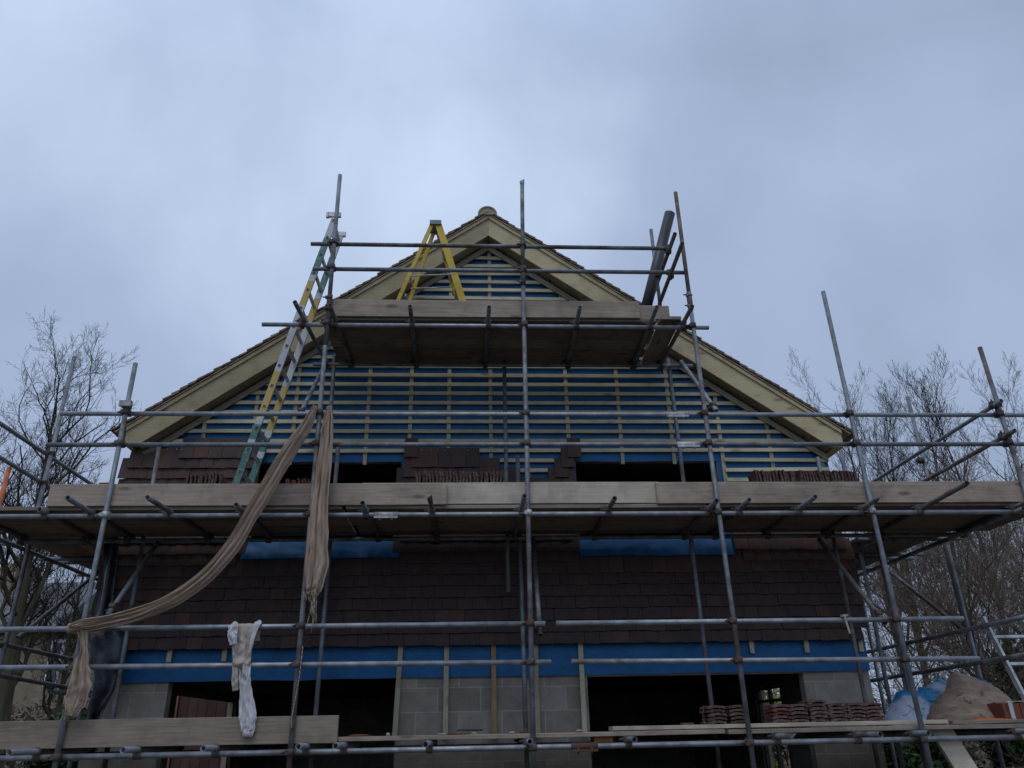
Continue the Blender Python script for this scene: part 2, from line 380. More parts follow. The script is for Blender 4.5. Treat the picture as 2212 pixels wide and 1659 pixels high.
# ------------------------------------------------------------------ house
XL, XR, AX, SL = -4.0, 4.4, .2, .728          # wall corners, ridge, roof slope
DEEP = 7.4
house = thing('house', 'unfinished gabled house hung with brown tiles and blue membrane behind the scaffolding', 'house', (.2, 0, 0))
WINU = [(-2.58, -.86, 3.64, 4.62), (1.25, 3.0, 3.64, 4.62)]        # upper window openings
WINL = [(-3.22, -.81, .75, 2.16), (1.25, 3.65, .75, 2.14)]          # lower window openings
def soffit_z(x): return 7.72-SL*abs(x-AX)
def wall_cells(mb, x0, x1, z0, z1, holes, y0, y1, swap=False):
    xs = sorted({x0, x1, *[h[0] for h in holes], *[h[1] for h in holes]}); zs = sorted({z0, z1, *[h[2] for h in holes], *[h[3] for h in holes]})
    for i in range(len(xs)-1):
        k = 0
        while k < len(zs)-1:
            cx = (xs[i]+xs[i+1])/2
            inh = lambda z: any(h[0] < cx < h[1] and h[2] < z < h[3] for h in holes)
            if inh((zs[k]+zs[k+1])/2): k += 1; continue
            j = k
            while j < len(zs)-1 and not inh((zs[j]+zs[j+1])/2): j += 1
            if swap: mb.box((y0, xs[i], zs[k]), (y1, xs[i+1], zs[j]))
            else: mb.box((xs[i], y0, zs[k]), (xs[i+1], y1, zs[j]))
            k = j
    return mb
w = MB()
wall_cells(w, XL, XR, 0, 4.62, WINU+WINL, .012, .14)
w.prism([(XL, 4.62), (XR, 4.62), (XR, soffit_z(XR)), (AX, soffit_z(AX)), (XL, soffit_z(XL))], .012, .14)
obj('front_wall', w, M['block'], house, (.2, 0, 0))
w = MB()
wall_cells(w, .14, DEEP, 0, 4.6, [(2.15, 4.95, .9, 2.19)], XL, XL+.14, True)
wall_cells(w, .14, DEEP, 0, 4.6, [(2.40, 3.42, .6, 2.15)], XR-.14, XR, True)
wall_cells(w, XL+.14, XR-.14, 0, 4.6, [], DEEP-.14, DEEP)
w.prism([(XL, 4.6), (XR, 4.6), (XR, soffit_z(XR)), (AX, soffit_z(AX)), (XL, soffit_z(XL))], DEEP-.14, DEEP)
obj('side_wall', w, M['block'], house, (.2, 3, 0))
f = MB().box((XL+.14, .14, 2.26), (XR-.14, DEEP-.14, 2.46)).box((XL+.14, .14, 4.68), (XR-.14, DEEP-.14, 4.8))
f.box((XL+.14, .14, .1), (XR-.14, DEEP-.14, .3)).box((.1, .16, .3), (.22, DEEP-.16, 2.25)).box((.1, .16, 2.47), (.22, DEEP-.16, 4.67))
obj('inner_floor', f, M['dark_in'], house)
# window with a crossed frame in the right-hand side wall, seen through the room
wn = MB()
for y in (2.43, 2.91, 3.39): wn.bar((XR-.09, y, .6), (XR-.09, y, 2.15), .05, .05, V((1, 0, 0)))
for z in (.63, 1.62, 1.95, 2.12): wn.bar((XR-.09, 2.41, z), (XR-.09, 3.41, z), .05, .035)
obj('window_frame', wn, M['dark_wood'], house)
wn = MB()
for y in (2.18, 4.92): wn.bar((XL+.07, y, .9), (XL+.07, y, 2.19), .06, .06, V((1, 0, 0)))
for z in (.93, 2.16): wn.bar((XL+.07, 2.15, z), (XL+.07, 4.95, z), .06, .06)
obj('window_frame', wn, M['counter'], house)

# blue membrane: a slack skin, with flaps at the window openings
def mem(x0, x1, z0, z1, y=-.004, amp=.006, nx=30, nz=10, clip=False, seed=0.0, sag=0.0):
    def fn(u, v):
        z = z0+(z1-z0)*v
        a, b = x0, x1
        if clip: a, b = max(x0, AX-(7.72-z)/SL), min(x1, AX+(7.72-z)/SL)
        x = a+(b-a)*u
        n = noise.noise(V((x*2.3, z*5, seed)))+.6*noise.noise(V((x*7, z*9, seed+4)))
        edge = noise.noise(V((x*1.9, seed, 3)))*sag if v == 0 else 0
        return (x, y-abs(n)*amp, z+edge)
    return MB().grid(fn, nx, nz)
m = mem(XL, XR, 4.60, 7.715, -.003, .008, 90, 40, True, 1.3, .012)
for a, b in ((XL, -2.58), (-.86, 1.25), (3.0, XR)):
    q = mem(a, b, 3.3, 4.60, -.003, .006, 16, 12, False, 2.2); m.add(q.v, q.f, True)
obj('membrane', m, M['membrane'], house, (.2, 0, 0))
obj('membrane', mem(XL+.02, XR+.01, 2.155, 2.56, -.016, .012, 80, 8, False, 5.1, .012), M['membrane'], house, (.2, 0, 0), 'loose blue membrane strip below the tiles')
def sill_flap(x0, x1, seed):
    def fn(u, v):
        x, z = x0+(x1-x0)*u, 3.425+.245*v
        return (x, -.118+.085*v-.022*abs(noise.noise(V((x*3, z*6, seed))))-.012*noise.noise(V((x*9, z*4+x*3, seed))), z+(.010*noise.noise(V((x*2.5, seed, 1))) if v == 0 else 0))
    return MB().grid(fn, 70, 10)
for (a, b, c, d), s in zip(WINU, (7.7, 9.9)):
    obj('membrane', sill_flap(a-.02, b+.03, s), M['membrane'], house, (.2, 0, 0), 'blue membrane lapped over the window sill')

# battens and counter battens
EDGE = .06
def batten_ranges(z):
    hw = (7.70-z)/SL-.02
    a, b = max(XL+.02, AX-hw), min(XR-.02, AX+hw)
    segs = [(a, b)]
    if z < 4.64:
        segs = [(a, -2.66), (-.80, 1.20), (3.08, b)]
    return [(p, q) for p, q in segs if q-p > .15]
rb = random.Random(4)
zs = [4.35+.1262*k for k in range(26)]
for z in [4.10, 4.225]+zs:
    for a, b in batten_ranges(z):
        if z < 4.64 and b < -2.5: continue          # covered by tiles
        d = rb.uniform(-.006, .006)
        mb = MB().bar((a, -.041, z+d), (b, -.041, z-d+rb.uniform(-.004, .004)), .024, .045)
        obj('batten', mb, M['batten'], house)
for x in (-3.25, -2.66, -2.19, -1.30, -.775, -.30, .22, .67, 1.18, 1.83, 2.47, 3.075, 3.69, 4.31):
    zt = soffit_z(x)-.03
    zb = 4.56 if (-2.6 < x < -.8 or 1.2 < x < 3.0) else (4.0 if x > .5 else 4.55)
    obj('counter_batten', MB().bar((x, -.0155, zb), (x+rb.uniform(-.008, .008), -.0155, zt), .045, .025, V((0, 1, 0))), M['counter'], house)
for x in (-.777, -.281, .231, .692, 1.186):          # tall studs over the block pier
    obj('counter_batten', MB().bar((x-.03 if x < -.7 else x, -.045, 1.55), (x, -.045, 2.50), .052, .03, V((0, 1, 0))), M['stained_wood'] if x == .231 else M['counter'], house, None, 'brown stained upright batten' if x == .231 else None)
for x in (-3.236, -2.658, 3.10, 3.72, 4.34):         # short stubs under the tiles
    obj('counter_batten', MB().bar((x, -.045, 2.35), (x, -.045, 2.5), .05, .025, V((0, 1, 0))), M['counter'], house)
# verge ladder boards lying against the wall under the soffit
for s in (-1, 1):
    xe = XL+.02 if s < 0 else XR-.02
    mb = MB().prism([(AX, 7.70), (xe, 7.70-SL*abs(xe-AX)), (xe, 7.70-SL*abs(xe-AX)-.085), (AX, 7.615)][::s], -.075, -.055)
    obj('verge_rafter', mb, M['soffit'], house)

# tile hanging
GA, TW, TL = .1264, .165, .262
tr = random.Random(11)
tiles = MB()
def hung(x, zb, row, rr):
    t = tr.random()**1.2*.8
    if rr is not None: t = rr
    dx, dz = tr.uniform(-.002, .002), tr.uniform(-.005, .004); rot = tr.uniform(-.006, .006)
    w0 = TW-.003; y0 = -.110+tr.uniform(-.006, .004); th = .021
    zt = zb+TL
    cam_ = .006
    vs = []
    for (zz, yy) in ((zb+dz, y0), (zt+dz, -.058)):
        for k in range(4):
            xx = x+dx+w0*k/3+rot*(zz-zb); bow = cam_*(1-(2*k/3-1)**2)
            vs.append((xx, yy-bow, zz+(tr.uniform(-.0045, .0045) if zz < zb+.1 else 0)))
    n = len(vs)
    vs += [(p[0], p[1]+th, p[2]) for p in vs]
    fs = []
    for k in range(3):
        fs += [(k, k+1, k+5, k+4), (8+k+1, 8+k, 8+k+4, 8+k+5), (k+1, k, 8+k, 8+k+1), (k+4, k+5, 8+k+5, 8+k+4)]
    fs += [(0, 4, 12, 8), (7, 3, 11, 15)]
    tiles.add(vs, fs, False, t)
def in_tiles(row, x):
    xc = x+TW/2
    L, Rr = (-2.60, -.83), (1.22, 3.08)
    if row <= 6: return True
    if L[0] < xc < L[1] and row <= 16: return False
    if Rr[0] < xc < Rr[1] and row <= 16: return False
    if xc <= L[0]: return row <= 16 or (row == 17 and xc > -3.42)
    if L[1] <= xc <= Rr[0]:
        if row <= 13: return True
        if row == 14: return xc < .62 or xc > .95
        if row == 15: return xc < .30 or xc > .95
        if row == 16: return -.82 < xc < .16 or 1.0 < xc
        if row == 17: return -.9 < xc < -.68 or (1.08 < xc < 1.3)
        return False
    if xc >= Rr[1]: return row <= 8
    if row == 17: return xc < -2.45 or (-.9 < xc < -.70) or (1.1 < xc < 1.3)
    return False
for row in range(18):
    zb = 2.476+GA*row
    x = XL-.045-(.0825 if row % 2 else 0)
    while x < XR+.05:
        xx0 = max(x, XL-.05)
        if in_tiles(row, x):
            rr = None
            if row in (7, 8) and x > 3.0: rr = tr.choice([.86, .95, .9, .8])
            elif row >= 10 and tr.random() < .55: rr = tr.uniform(.78, .92)
            elif row >= 15 and x > .9 and x < 1.2: rr = .97
            elif x < -2.5 and tr.random() < .18: rr = .93
            elif row < 3 and tr.random() < .10: rr = .9
            elif row == 6 and x > 1.3: rr = tr.choice([.85, .95, .7])
            elif tr.random() < .03: rr = .88
            if x+TW < XR+.07: hung(x, zb, row, rr)
        x += TW
obj('tile_cladding', tiles, M['hung_tile'], house, (.2, 0, 0))
# bright nail heads on the top courses
for x0, x1, z in ((-2.5, -.9, 3.475), (1.4, 2.9, 3.475), (3.15, 4.35, 3.715), (-3.95, -3.4, 4.735), (-.78, .25, 4.72)):
    x = x0
    while x < x1:
        obj('nail_head', MB().tube((x, -.092, z), (x, -.079, z), .006, 6, False), M['coupler_zinc'], house); x += tr.choice([.055, .11, .165, .165])

# roof: courses of tiles on both slopes
rt = MB(); uc = MB()
Y0, Y1 = -.30, DEEP+.2
for s in (-1, 1):
    th = atan2(SL, 1); dx, dz = s*cos(th), -sin(th)      # down the slope
    nx, nz = s*sin(th), cos(th)                            # outward normal
    apex = V((AX, 0, 8.085))
    Ls = (4.40 if s > 0 else 4.36)/cos(th); n = int(Ls/.112)
    for k in range(n+1):
        a = k*.112; b = a+.20
        if b > Ls+.10: b = Ls+.10
        if a > Ls-.02: break
        y = Y0+tr.uniform(-.012, .012)
        cuts = [y, y+.165, y+.33, 1.5, 3.5, Y1]
        for c0, c1 in zip(cuts, cuts[1:]):
            j = tr.uniform(-.003, .005); ja = tr.uniform(-.006, .006)
            p = []
            for (t, h) in ((a, .0), (b+ja, .024+j), (b+ja, .039+j), (a, .015)):
                q = apex+V((dx*t+nx*h, 0, dz*t+nz*h)); p.append((q.x, q.z))
            rt.prism(p if s < 0 else p[::-1], c0, c1-.003, 'Y', tr.random())
    p = []
    for (t, h) in ((.0, -.018), (Ls+.03, -.018), (Ls+.03, -.004), (.0, -.004)):
        q = apex+V((dx*t+nx*h, 0, dz*t+nz*h)); p.append((q.x, q.z))
    uc.prism(p if s < 0 else p[::-1], -.285, .3)
    p = []
    for (t, h) in ((.0, -.10), (Ls-.02, -.10), (Ls-.02, -.020), (.0, -.020)):
        q = apex+V((dx*t+nx*h, 0, dz*t+nz*h)); p.append((q.x, q.z))
    uc.prism(p if s < 0 else p[::-1], .3, Y1-.1)
roof = obj('roof', rt, M['roof_tile'], house, (.2, 3, 7))
obj('undercloak', uc, M['undercloak'], roof, (.2, .1, 7))
rg = MB()
for k, (ya, yb) in enumerate([(-.31, .15)]+[(.152+.45*i, .60+.45*i) for i in range(16)]):
    o_, i_ = [], []
    for t in range(17):
        a = pi*(t/16)*1.08-pi*.04
        o_.append((AX-.012+cos(a)*.132, 8.045+sin(a)*.132)); i_.append((AX-.012+cos(a)*.112, 8.045+sin(a)*.112))
    rg.prism(o_+i_[::-1], ya, yb, 'Y', .8)
rg.prism([(AX-.012+cos(pi*t/12)*.11, 8.045+sin(pi*t/12)*.11) for t in range(13)], -.30, -.27, 'Y', .9)
obj('ridge_tile', rg, M['undercloak'], roof, (.2, 3, 8))
# bargeboards, soffit, boxed eaves
for s in (-1, 1):
    xe = (4.515 if s > 0 else -4.062)
    top = lambda x: 8.043-SL*abs(x-AX)
    pl = [(AX+s*.0012, 8.043), (xe, top(xe)), (xe, top(xe)-.205), (xe-s*.16, top(xe-s*.16)-.318), (AX+s*.0012, 7.735)]
    obj('bargeboard', MB().prism(pl if s < 0 else pl[::-1], -.25, -.222), M['barge'], house)
    pl = [(AX+s*.0012, 8.055), (xe, top(xe)+.012), (xe, top(xe)-.040), (AX+s*.0012, 8.005)]
    obj('verge_strip', MB().prism(pl if s < 0 else pl[::-1], -.272, -.2525), M['barge'], house)
    pl = [(AX+s*.0012, 7.752), (xe-s*.14, 7.752-SL*abs(xe-s*.14-AX)), (xe-s*.14, 7.740-SL*abs(xe-s*.14-AX)), (AX+s*.0012, 7.740)]
    obj('soffit', MB().prism(pl if s < 0 else pl[::-1], -.2215, -.002), M['soffit'], house)
    x1_, x0_ = (XR+.003, xe) if s > 0 else (xe, XL-.003)
    eb = MB().box((min(x1_, x0_), -.2215, top(xe)-.205), (max(x1_, x0_), DEEP, top(xe)-.19))
    eb.box((xe-s*.02 if s > 0 else xe, -.2215, top(xe)-.188), (xe if s > 0 else xe-s*.02, DEEP, top(xe)-.03))
    obj('eaves_box', eb, M['barge'], house)

# ------------------------------------------------------------------ scaffold
scaf = thing('scaffold', 'galvanised tube scaffold of three lifts wrapped round the front of the house', 'scaffold', (.2, -1.4, 0))
YO, YI, YR = -1.4, -.3, -1.3517
def coupler(parent, P, d1, d2, zinc=False, bolt=True):
    """clamp bands round two crossing tubes, with a bolt flap"""
    P = V(P); d1 = V(d1).normalized(); d2 = V(d2).normalized(); mb = MB()
    nrm = d1.cross(d2).normalized()
    for sgn, d in ((-1, d1), (1, d2)):
        c = P+nrm*sgn*.0243
        mb.tube(c-d*.030, c+d*.030, .0335, 12, False)
        side = d.cross(nrm)
        mb.bar(c+side*.030-d*.019, c+side*.030+d*.019, .058, .030, side)
        mb.tube(c+side*.034, c+side*.082, .008, 6, False)
        mb.tube(c+side*.050, c+side*.064, .0145, 6, False)
    return obj('coupler', mb, M['coupler_zinc' if zinc else 'coupler'], parent)
def pole(name, p, q, mat='tube', label=None, flat_end=0):
    p, q = V(p), V(q); mb = MB().tube(p, q)
    if flat_end:
        # a hammered, flattened tube end
        d = (q-p).normalized(); a = d.orthogonal().normalized(); b = d.cross(a)
        if abs(a.z) > abs(b.z): a, b = b, a
        rings = []
        for t, sx, sy in ((0, .0243, .0243), (.05, .027, .018), (.11, .033, .006), (.14, .035, .004)):
            rings.append([p-d*t+d*.002+a*cos(2*pi*i/14)*sx+b*sin(2*pi*i/14)*sy for i in range(14)])
        mb.sweep(rings)
    return obj(name, mb, M[mat], scaf, None, label)
# outer standards
std = {}
for nm, p, q in (('A', (-3.55, YO, 0), (-3.57, YO, 5.232)), ('B', (-1.572, YO, 0), (-1.60, YO, 5.45)), ('C', (.53, YO, 0), (.566, YO, 6.35)),
                 ('D', (2.50, YO, 0), (2.468, YO, 5.95)), ('E', (4.11, YO, 0), (4.051, YO, 6.191)), ('F', (5.80, YO, 0), (5.729, YO, 5.476))):
    std[nm] = pole('standard', p, q)
stB = pole('standard', (-1.60, YO, 5.452), (-1.613, YO, 7.769)); stC = pole('standard', (.566, YO, 6.352), (.588, YO, 7.66), 'tube', None)
stD = pole('standard', (2.47, YO, 5.952), (2.468, YO, 7.585), 'tube_rusty', 'rusty brown upright')
# flattened top of the middle standard
mb = MB().sweep([[V((.588+cos(2*pi*i/14)*sx, YO+sin(2*pi*i/14)*sy, z+(cos(2*pi*i/14)*sx)*sl)) for i in range(14)] for z, sx, sy, sl in ((7.655, .0242, .0242, 0), (7.69, .027, .016, .0), (7.735, .031, .005, .6))])
obj('flattened_end', mb, M['tube'], stC)
for par, (x, z) in ((stB, (-1.60, 5.98)), (stC, (.566, 6.35)), (stD, (2.468, 6.05))):      # sleeve joints of the upper uprights
    mb = MB().tube((x, YO, z-.11), (x, YO, z+.11), .031, 12, False).box((x-.045, YO-.04, z-.09), (x-.02, YO-.012, z-.06)).box((x-.045, YO-.04, z+.05), (x-.02, YO-.012, z+.08)).tube((x-.075, YO-.03, z+.065), (x+.03, YO-.03, z+.065), .008, 6, False).tube((x-.075, YO-.03, z-.075), (x+.03, YO-.03, z-.075), .008, 6, False)
    obj('sleeve_joint', mb, M['tube_rusty'] if par is stD else M['coupler'], par)
# inner standards
inner = []
for p, q in (((-1.60, YI, 0), (-1.578, YI, 4.69)), ((-1.66, YI-.052, 2.9), (-1.70, YI-.052, 5.86)), ((.56, YI, 0), (.523, YI, 4.574)), ((.39, YI, 3.0), (.385, YI, 5.87)),
             ((2.52, YI, 0), (2.455, YI, 5.85)), ((4.16, YI, 0), (4.138, YI, 4.547)), ((-3.59, YI, 0), (-3.633, YI, 4.688)),
             ((-4.30, .49, 0), (-4.30, .48, 4.74)), ((-4.32, .60, 2.9), (-4.30, .57, 4.9)), ((4.82, .52, 0), (4.80, .40, 4.90)), ((4.98, .30, 0), (4.95, .26, 3.6)),
             ((-5.0, .0, 0), (-5.0, .0, 6.0)), ((5.70, .07, 0), (5.70, .07, 3.6)), ((5.90, .43, 2.6), (5.90, .43, 5.66)),
             ((2.44, YI+.02, 6.3), (2.427, YI+.02, 7.842)), ((-5.0, 2.3, 0), (-5.0, 2.3, 3.7)), ((5.6, 2.2, 0), (5.6, 2.2, 3.7))):
    inner.append(pole('standard', p, q))
# ledgers and guard rails
def rail(name, x0, x1, z0, z1, y=YR, mat='tube', label=None): return pole(name, (x0, y, z0), (x1, y, z1), mat, label)
RAILS = [('guard_rail', -1.883, 2.325, 6.803, 6.797, 'tube'), ('guard_rail', -1.83, 2.46, 6.463, 6.463, 'tube'),
         ('ledger', -2.32, 2.66, 5.737, 5.732, 'tube_bright'), ('guard_rail', -4.24, 6.4, 4.676, 4.668, 'tube_bright'), ('guard_rail', -4.29, 6.4, 4.336, 4.33, 'tube'),
         ('ledger', -5.8, 6.4, 3.60, 3.585, 'tube_bright'),
         ('guard_rail', -4.9, .687, 2.545, 2.535, 'tube_bright'), ('guard_rail', .79, 4.77, 2.535, 2.53, 'tube_bright'),
         ('guard_rail', -4.9, .73, 2.215, 2.19, 'tube_bright'), ('guard_rail', .92, 4.83, 2.19, 2.16, 'tube_bright'),
         ('ledger', -4.9, 6.2, 1.478, 1.475, 'tube_bright')]
rails = [rail(n, a, b, za, zb, YR, mt) for n, a, b, za, zb, mt in RAILS]
rail('ledger', -1.95, 2.74, 5.735, 5.735, YI-.05); rail('ledger', -4.9, 5.7, 3.585, 3.585, YI-.05); rail('ledger', -4.9, 5.5, 1.478, 1.478, YI-.05)
# couplers where rails cross standards
for (n, a, b, za, zb, mt) in RAILS:
    for k, x, zlo, zhi in (('A', -3.56, 0, 5.23), ('B', -1.59, 0, 7.7), ('C', .553, 0, 7.7), ('D', 2.47, 0, 7.6), ('E', 4.08, 0, 6.2), ('F', 5.75, 0, 5.5)):
        z = za+(zb-za)*(x-a)/(b-a)
        if a < x < b and z < zhi:
            tgt = std[k]
            if k == 'B' and z > 5.45: tgt = stB
            if k == 'C' and z > 6.35: tgt = stC
            if k == 'D' and z > 5.95: tgt = stD
            zx = {'A': -3.55-.02*z/5.2, 'B': -1.572-.041*z/7.77, 'C': .53+.058*z/7.7, 'D': 2.50-.032*min(z, 6)/6, 'E': 4.11-.059*z/6.2, 'F': 5.80-.071*z/5.48}[k]
            coupler(tgt, (zx, (YO+YR)/2, z), (0, 0, 1), (1, 0, 0), zinc=(k in 'CE' and 3 < z < 4) or (k == 'A' and 3 < z < 4))
# sleeve couplers on the rails
def sleeve(par, x, z, zinc=True):
    mb = MB().tube((x-.12, YR, z), (x+.12, YR, z), .031, 12, False).box((x-.115, YR-.05, z-.042), (x+.115, YR-.02, z-.022))
    for dx in (-.06, .06): mb.tube((x+dx, YR-.035, z-.06), (x+dx, YR-.035, z-.01), .011, 6, False)
    obj('sleeve_joint', mb, M['coupler_zinc' if zinc else 'coupler'], par)
sleeve(rails[3], 2.18, 4.67); sleeve(rails[4], 2.26, 4.331); sleeve(rails[5], -.86, 3.592); sleeve(rails[10], 1.0, 1.476, False)
# band on the top of the left standard
obj('collar', MB().tube((-3.568, YO, 4.72), (-3.568, YO, 4.79), .05, 12, False).box((-3.63, YO-.055, 4.725), (-3.51, YO-.02, 4.785)), M['coupler_zinc'], std['A'])
# transoms: upper deck, main deck, lowest deck
def transom(x, y0, y1, z, flat=0, mat='tube', x1=None):
    x1 = x if x1 is None else x1
    t = pole('transom', (x, y0, z), (x1, y1, z), mat, None, flat)
    coupler(t, (x, YR, z-.024), (0, 1, 0), (1, 0, 0)); coupler(t, (x1, YI-.05, z-.024), (0, 1, 0), (1, 0, 0))
    return t
for x, y0, x1 in ((-1.885, -1.759, -1.80), (-1.529, -1.701, -1.50), (-.68, -1.689, -.70), (.169, -1.684, .146), (1.155, -1.699, 1.178), (1.993, -1.718, 2.006), (2.376, -1.736, 2.354)):
    transom(x, y0, -.18, 5.785, 0, 'tube_rusty' if x > 2 else 'tube', x1)
for x, y0, fl, x1, mt in ((-4.158, -1.475, 0, -4.19, 'tube_rusty'), (-3.713, -1.863, 0, -3.76, 'tube'), (-2.994, -1.87, 0, -2.90, 'tube'), (-2.263, -1.61, 0, -2.25, 'tube_rusty'), (-1.059, -1.648, 0, -1.05, 'tube'), (-.406, -1.72, 1, -.40, 'tube_rusty'),
                 (.488, -1.862, 0, .48, 'tube'), (1.363, -1.765, 0, 1.37, 'tube_rusty'), (2.39, -1.662, 0, 2.40, 'tube'), (2.707, -1.69, 0, 2.75, 'tube'), (3.325, -1.791, 0, 3.36, 'tube'),
                 (3.989, -1.66, 1, 4.05, 'tube_rusty'), (4.593, -2.213, 0, 4.69, 'tube'), (5.60, -1.9, 0, 5.66, 'tube'), (-4.9, -1.6, 0, -4.9, 'tube')):
    transom(x, y0, -.24, 3.634, fl, mt, x1)
for x, y0, fl in ((-3.745, -1.814, 0), (-2.90, -1.682, 0), (-2.233, -1.72, 0), (-1.454, -1.713, 0), (-1.129, -1.815, 0), (-.379, -2.0, 0), (.499, -1.60, 0), (1.398, -1.66, 0), (2.754, -1.64, 1), (3.501, -1.805, 0), (4.03, -1.62, 0), (5.0, -1.6, 0)):
    transom(x, y0, -.24, 1.526, fl, 'tube_bright' if x < 1.2 else 'tube')
# braces
def brace(p, q, mat='tube', label=None):
    t = pole('brace', p, q, mat, label); d = (V(q)-V(p)).normalized()
    c = V(q)-d*.12
    coupler(t, c+V((0, .024, 0)), d, (1, 0, 0)); return t
brace((-1.814, -.35, 5.717), (-1.823, -1.33, 4.655)); brace((2.605, -.35, 5.795), (2.632, -1.31, 4.73), 'tube_bright', 'shiny new diagonal tube')
brace((-3.441, -.35, 3.568), (-3.415, -1.28, 2.665)); brace((.676, -.35, 3.583), (.641, -1.32, 2.43)); brace((3.947, -.35, 3.546), (4.014, -1.30, 2.505), 'tube_rusty', 'rusty diagonal tube')
# left return
XLr = -5.06
pole('guard_rail', (-5.05, -3.0, 4.72), (-5.1, 3.2, 4.72)); pole('guard_rail', (-5.0, -3.0, 4.36), (-5.04, 1.2, 4.36))
pole('ledger', (-5.10, -1.5, 3.60), (-5.10, 3.2, 3.60)); pole('ledger', (-4.25, -.2, 3.60), (-4.25, 3.2, 3.60))
pole('guard_rail', (-5.05, -1.6, 2.58), (-5.05, 2.6, 2.535)); pole('guard_rail', (-5.05, -1.6, 2.30), (-5.05, 2.6, 2.19))
pole('brace', (-5.0, .2, 2.65), (-5.0, 1.75, 3.65)); pole('standard', (-5.05, -.66, 2.4), (-5.05, -.64, 4.33), 'tube_orange', 'orange painted upright')
for y in (.0, .84, 1.05, 1.88, 2.6): pole('transom', (-5.32, y, 3.645), (-4.15, y+.02, 3.645))
coupler(inner[11], (-5.025, .02, 4.72), (0, 0, 1), (0, 1, 0)); coupler(inner[11], (-5.025, .02, 4.36), (0, 0, 1), (0, 1, 0)); coupler(inner[11], (-5.04, .02, 2.56), (0, 0, 1), (0, 1, 0))
pole('standard', (-4.55, 2.2, 0), (-4.55, 2.2, 3.6)); pole('guard_rail', (-4.6, .4, 2.10), (-4.6, 3.6, 2.08))
# right return
pole('guard_rail', (5.70, -1.52, 4.767), (5.712, 3.0, 4.767)); pole('guard_rail', (5.70, -1.58, 4.40), (5.71, 3.0, 4.40))
for z in (4.767, 4.40): coupler(std['F'], (5.72, -1.376, z), (0, 0, 1), (0, 1, 0)); coupler(inner[13], (5.86, .43, z-.02), (0, 0, 1), (1, 0, 0))
pole('ledger', (5.60, -1.5, 3.58), (5.57, 2.8, 3.58)); pole('ledger', (4.78, -.2, 3.58), (4.78, 2.8, 3.58))
for y in (.05, .95, 1.2, 1.9): pole('transom', (4.6, y, 3.63), (5.9, y, 3.63))
pole('brace', (5.70, 1.5, 3.52), (5.70, .15, 2.58)); pole('guard_rail', (5.45, 2.6, 2.52), (5.5, -1.6, 2.56)); pole('guard_rail', (5.45, 2.6, 2.15), (5.5, -1.6, 2.22))
# top lift, right end rails running back to the wall
t = pole('guard_rail', (2.271, -2.0, 6.42), (2.31, -.70, 6.42), 'tube_rusty', 'rusty tube pointing out of the end of the top lift'); coupler(t, (2.30, YR, 6.44), (0, 1, 0), (1, 0, 0))
t = pole('guard_rail', (2.30, -1.70, 6.76), (2.34, -.30, 6.76), 'tube_rusty', 'rusty tube pointing out of the end of the top lift'); coupler(t, (2.305, YR, 6.78), (0, 1, 0), (1, 0, 0))

# ------------------------------------------------------------------ boards
def board(p0, p1, mat, label, group=None, cat='scaffold board', bands=True, name='scaffold_board'):
    """one plank with hoop-iron end bands, box between two corners"""
    (x0, y0, z0), (x1, y1, z1) = p0, p1
    jz = rb.uniform(-.0015, .0015)
    mb = MB(); c = .004
    # slightly softened long edges: an octagonal section along the long axis
    L = max((x1-x0, 0), (y1-y0, 1), (z1-z0, 2))[1]
    oth = [i for i in range(3) if i != L]
    lo, hi = (x0, y0, z0), (x1, y1, z1)
    u0, u1, v0, v1 = lo[oth[0]], hi[oth[0]], lo[oth[1]]+jz, hi[oth[1]]+jz
    sec = [(u0+c, v0), (u1-c, v0), (u1, v0+c), (u1, v1-c), (u1-c, v1), (u0+c, v1), (u0, v1-c), (u0, v0+c)]
    rings = []
    n = 7
    ph = rb.uniform(0, 6)
    for k in range(n+1):
        t = lo[L]+(hi[L]-lo[L])*k/n; w = .003*sin(k*.8+ph)
        ring = []
        for a, b in sec:
            q = [0, 0, 0]; q[L] = t; q[oth[0]] = a; q[oth[1]] = b+w*.6
            ring.append(V(q))
        rings.append(ring)
    mb.sweep(rings, smooth=False)
    o = obj(name, mb, M[mat]); tag(o, label, cat, group)
    return o
# upper deck
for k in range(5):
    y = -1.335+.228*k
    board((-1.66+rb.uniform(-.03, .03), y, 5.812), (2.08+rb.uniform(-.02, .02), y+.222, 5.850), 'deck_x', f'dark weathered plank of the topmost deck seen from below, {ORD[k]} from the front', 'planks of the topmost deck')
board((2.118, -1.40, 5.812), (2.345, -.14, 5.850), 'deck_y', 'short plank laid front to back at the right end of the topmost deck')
TY = YO+.028
board((-1.63, TY, 5.838), (1.885, TY+.036, 6.055), 'board_x', 'long pinkish grey toe board along the front of the topmost deck', None, 'toe board', name='toe_board')
board((1.89, TY+.05, 5.855), (2.24, TY+.086, 6.035), 'board_x', 'short toe board piece at the right end of the topmost deck', None, 'toe board', name='toe_board')
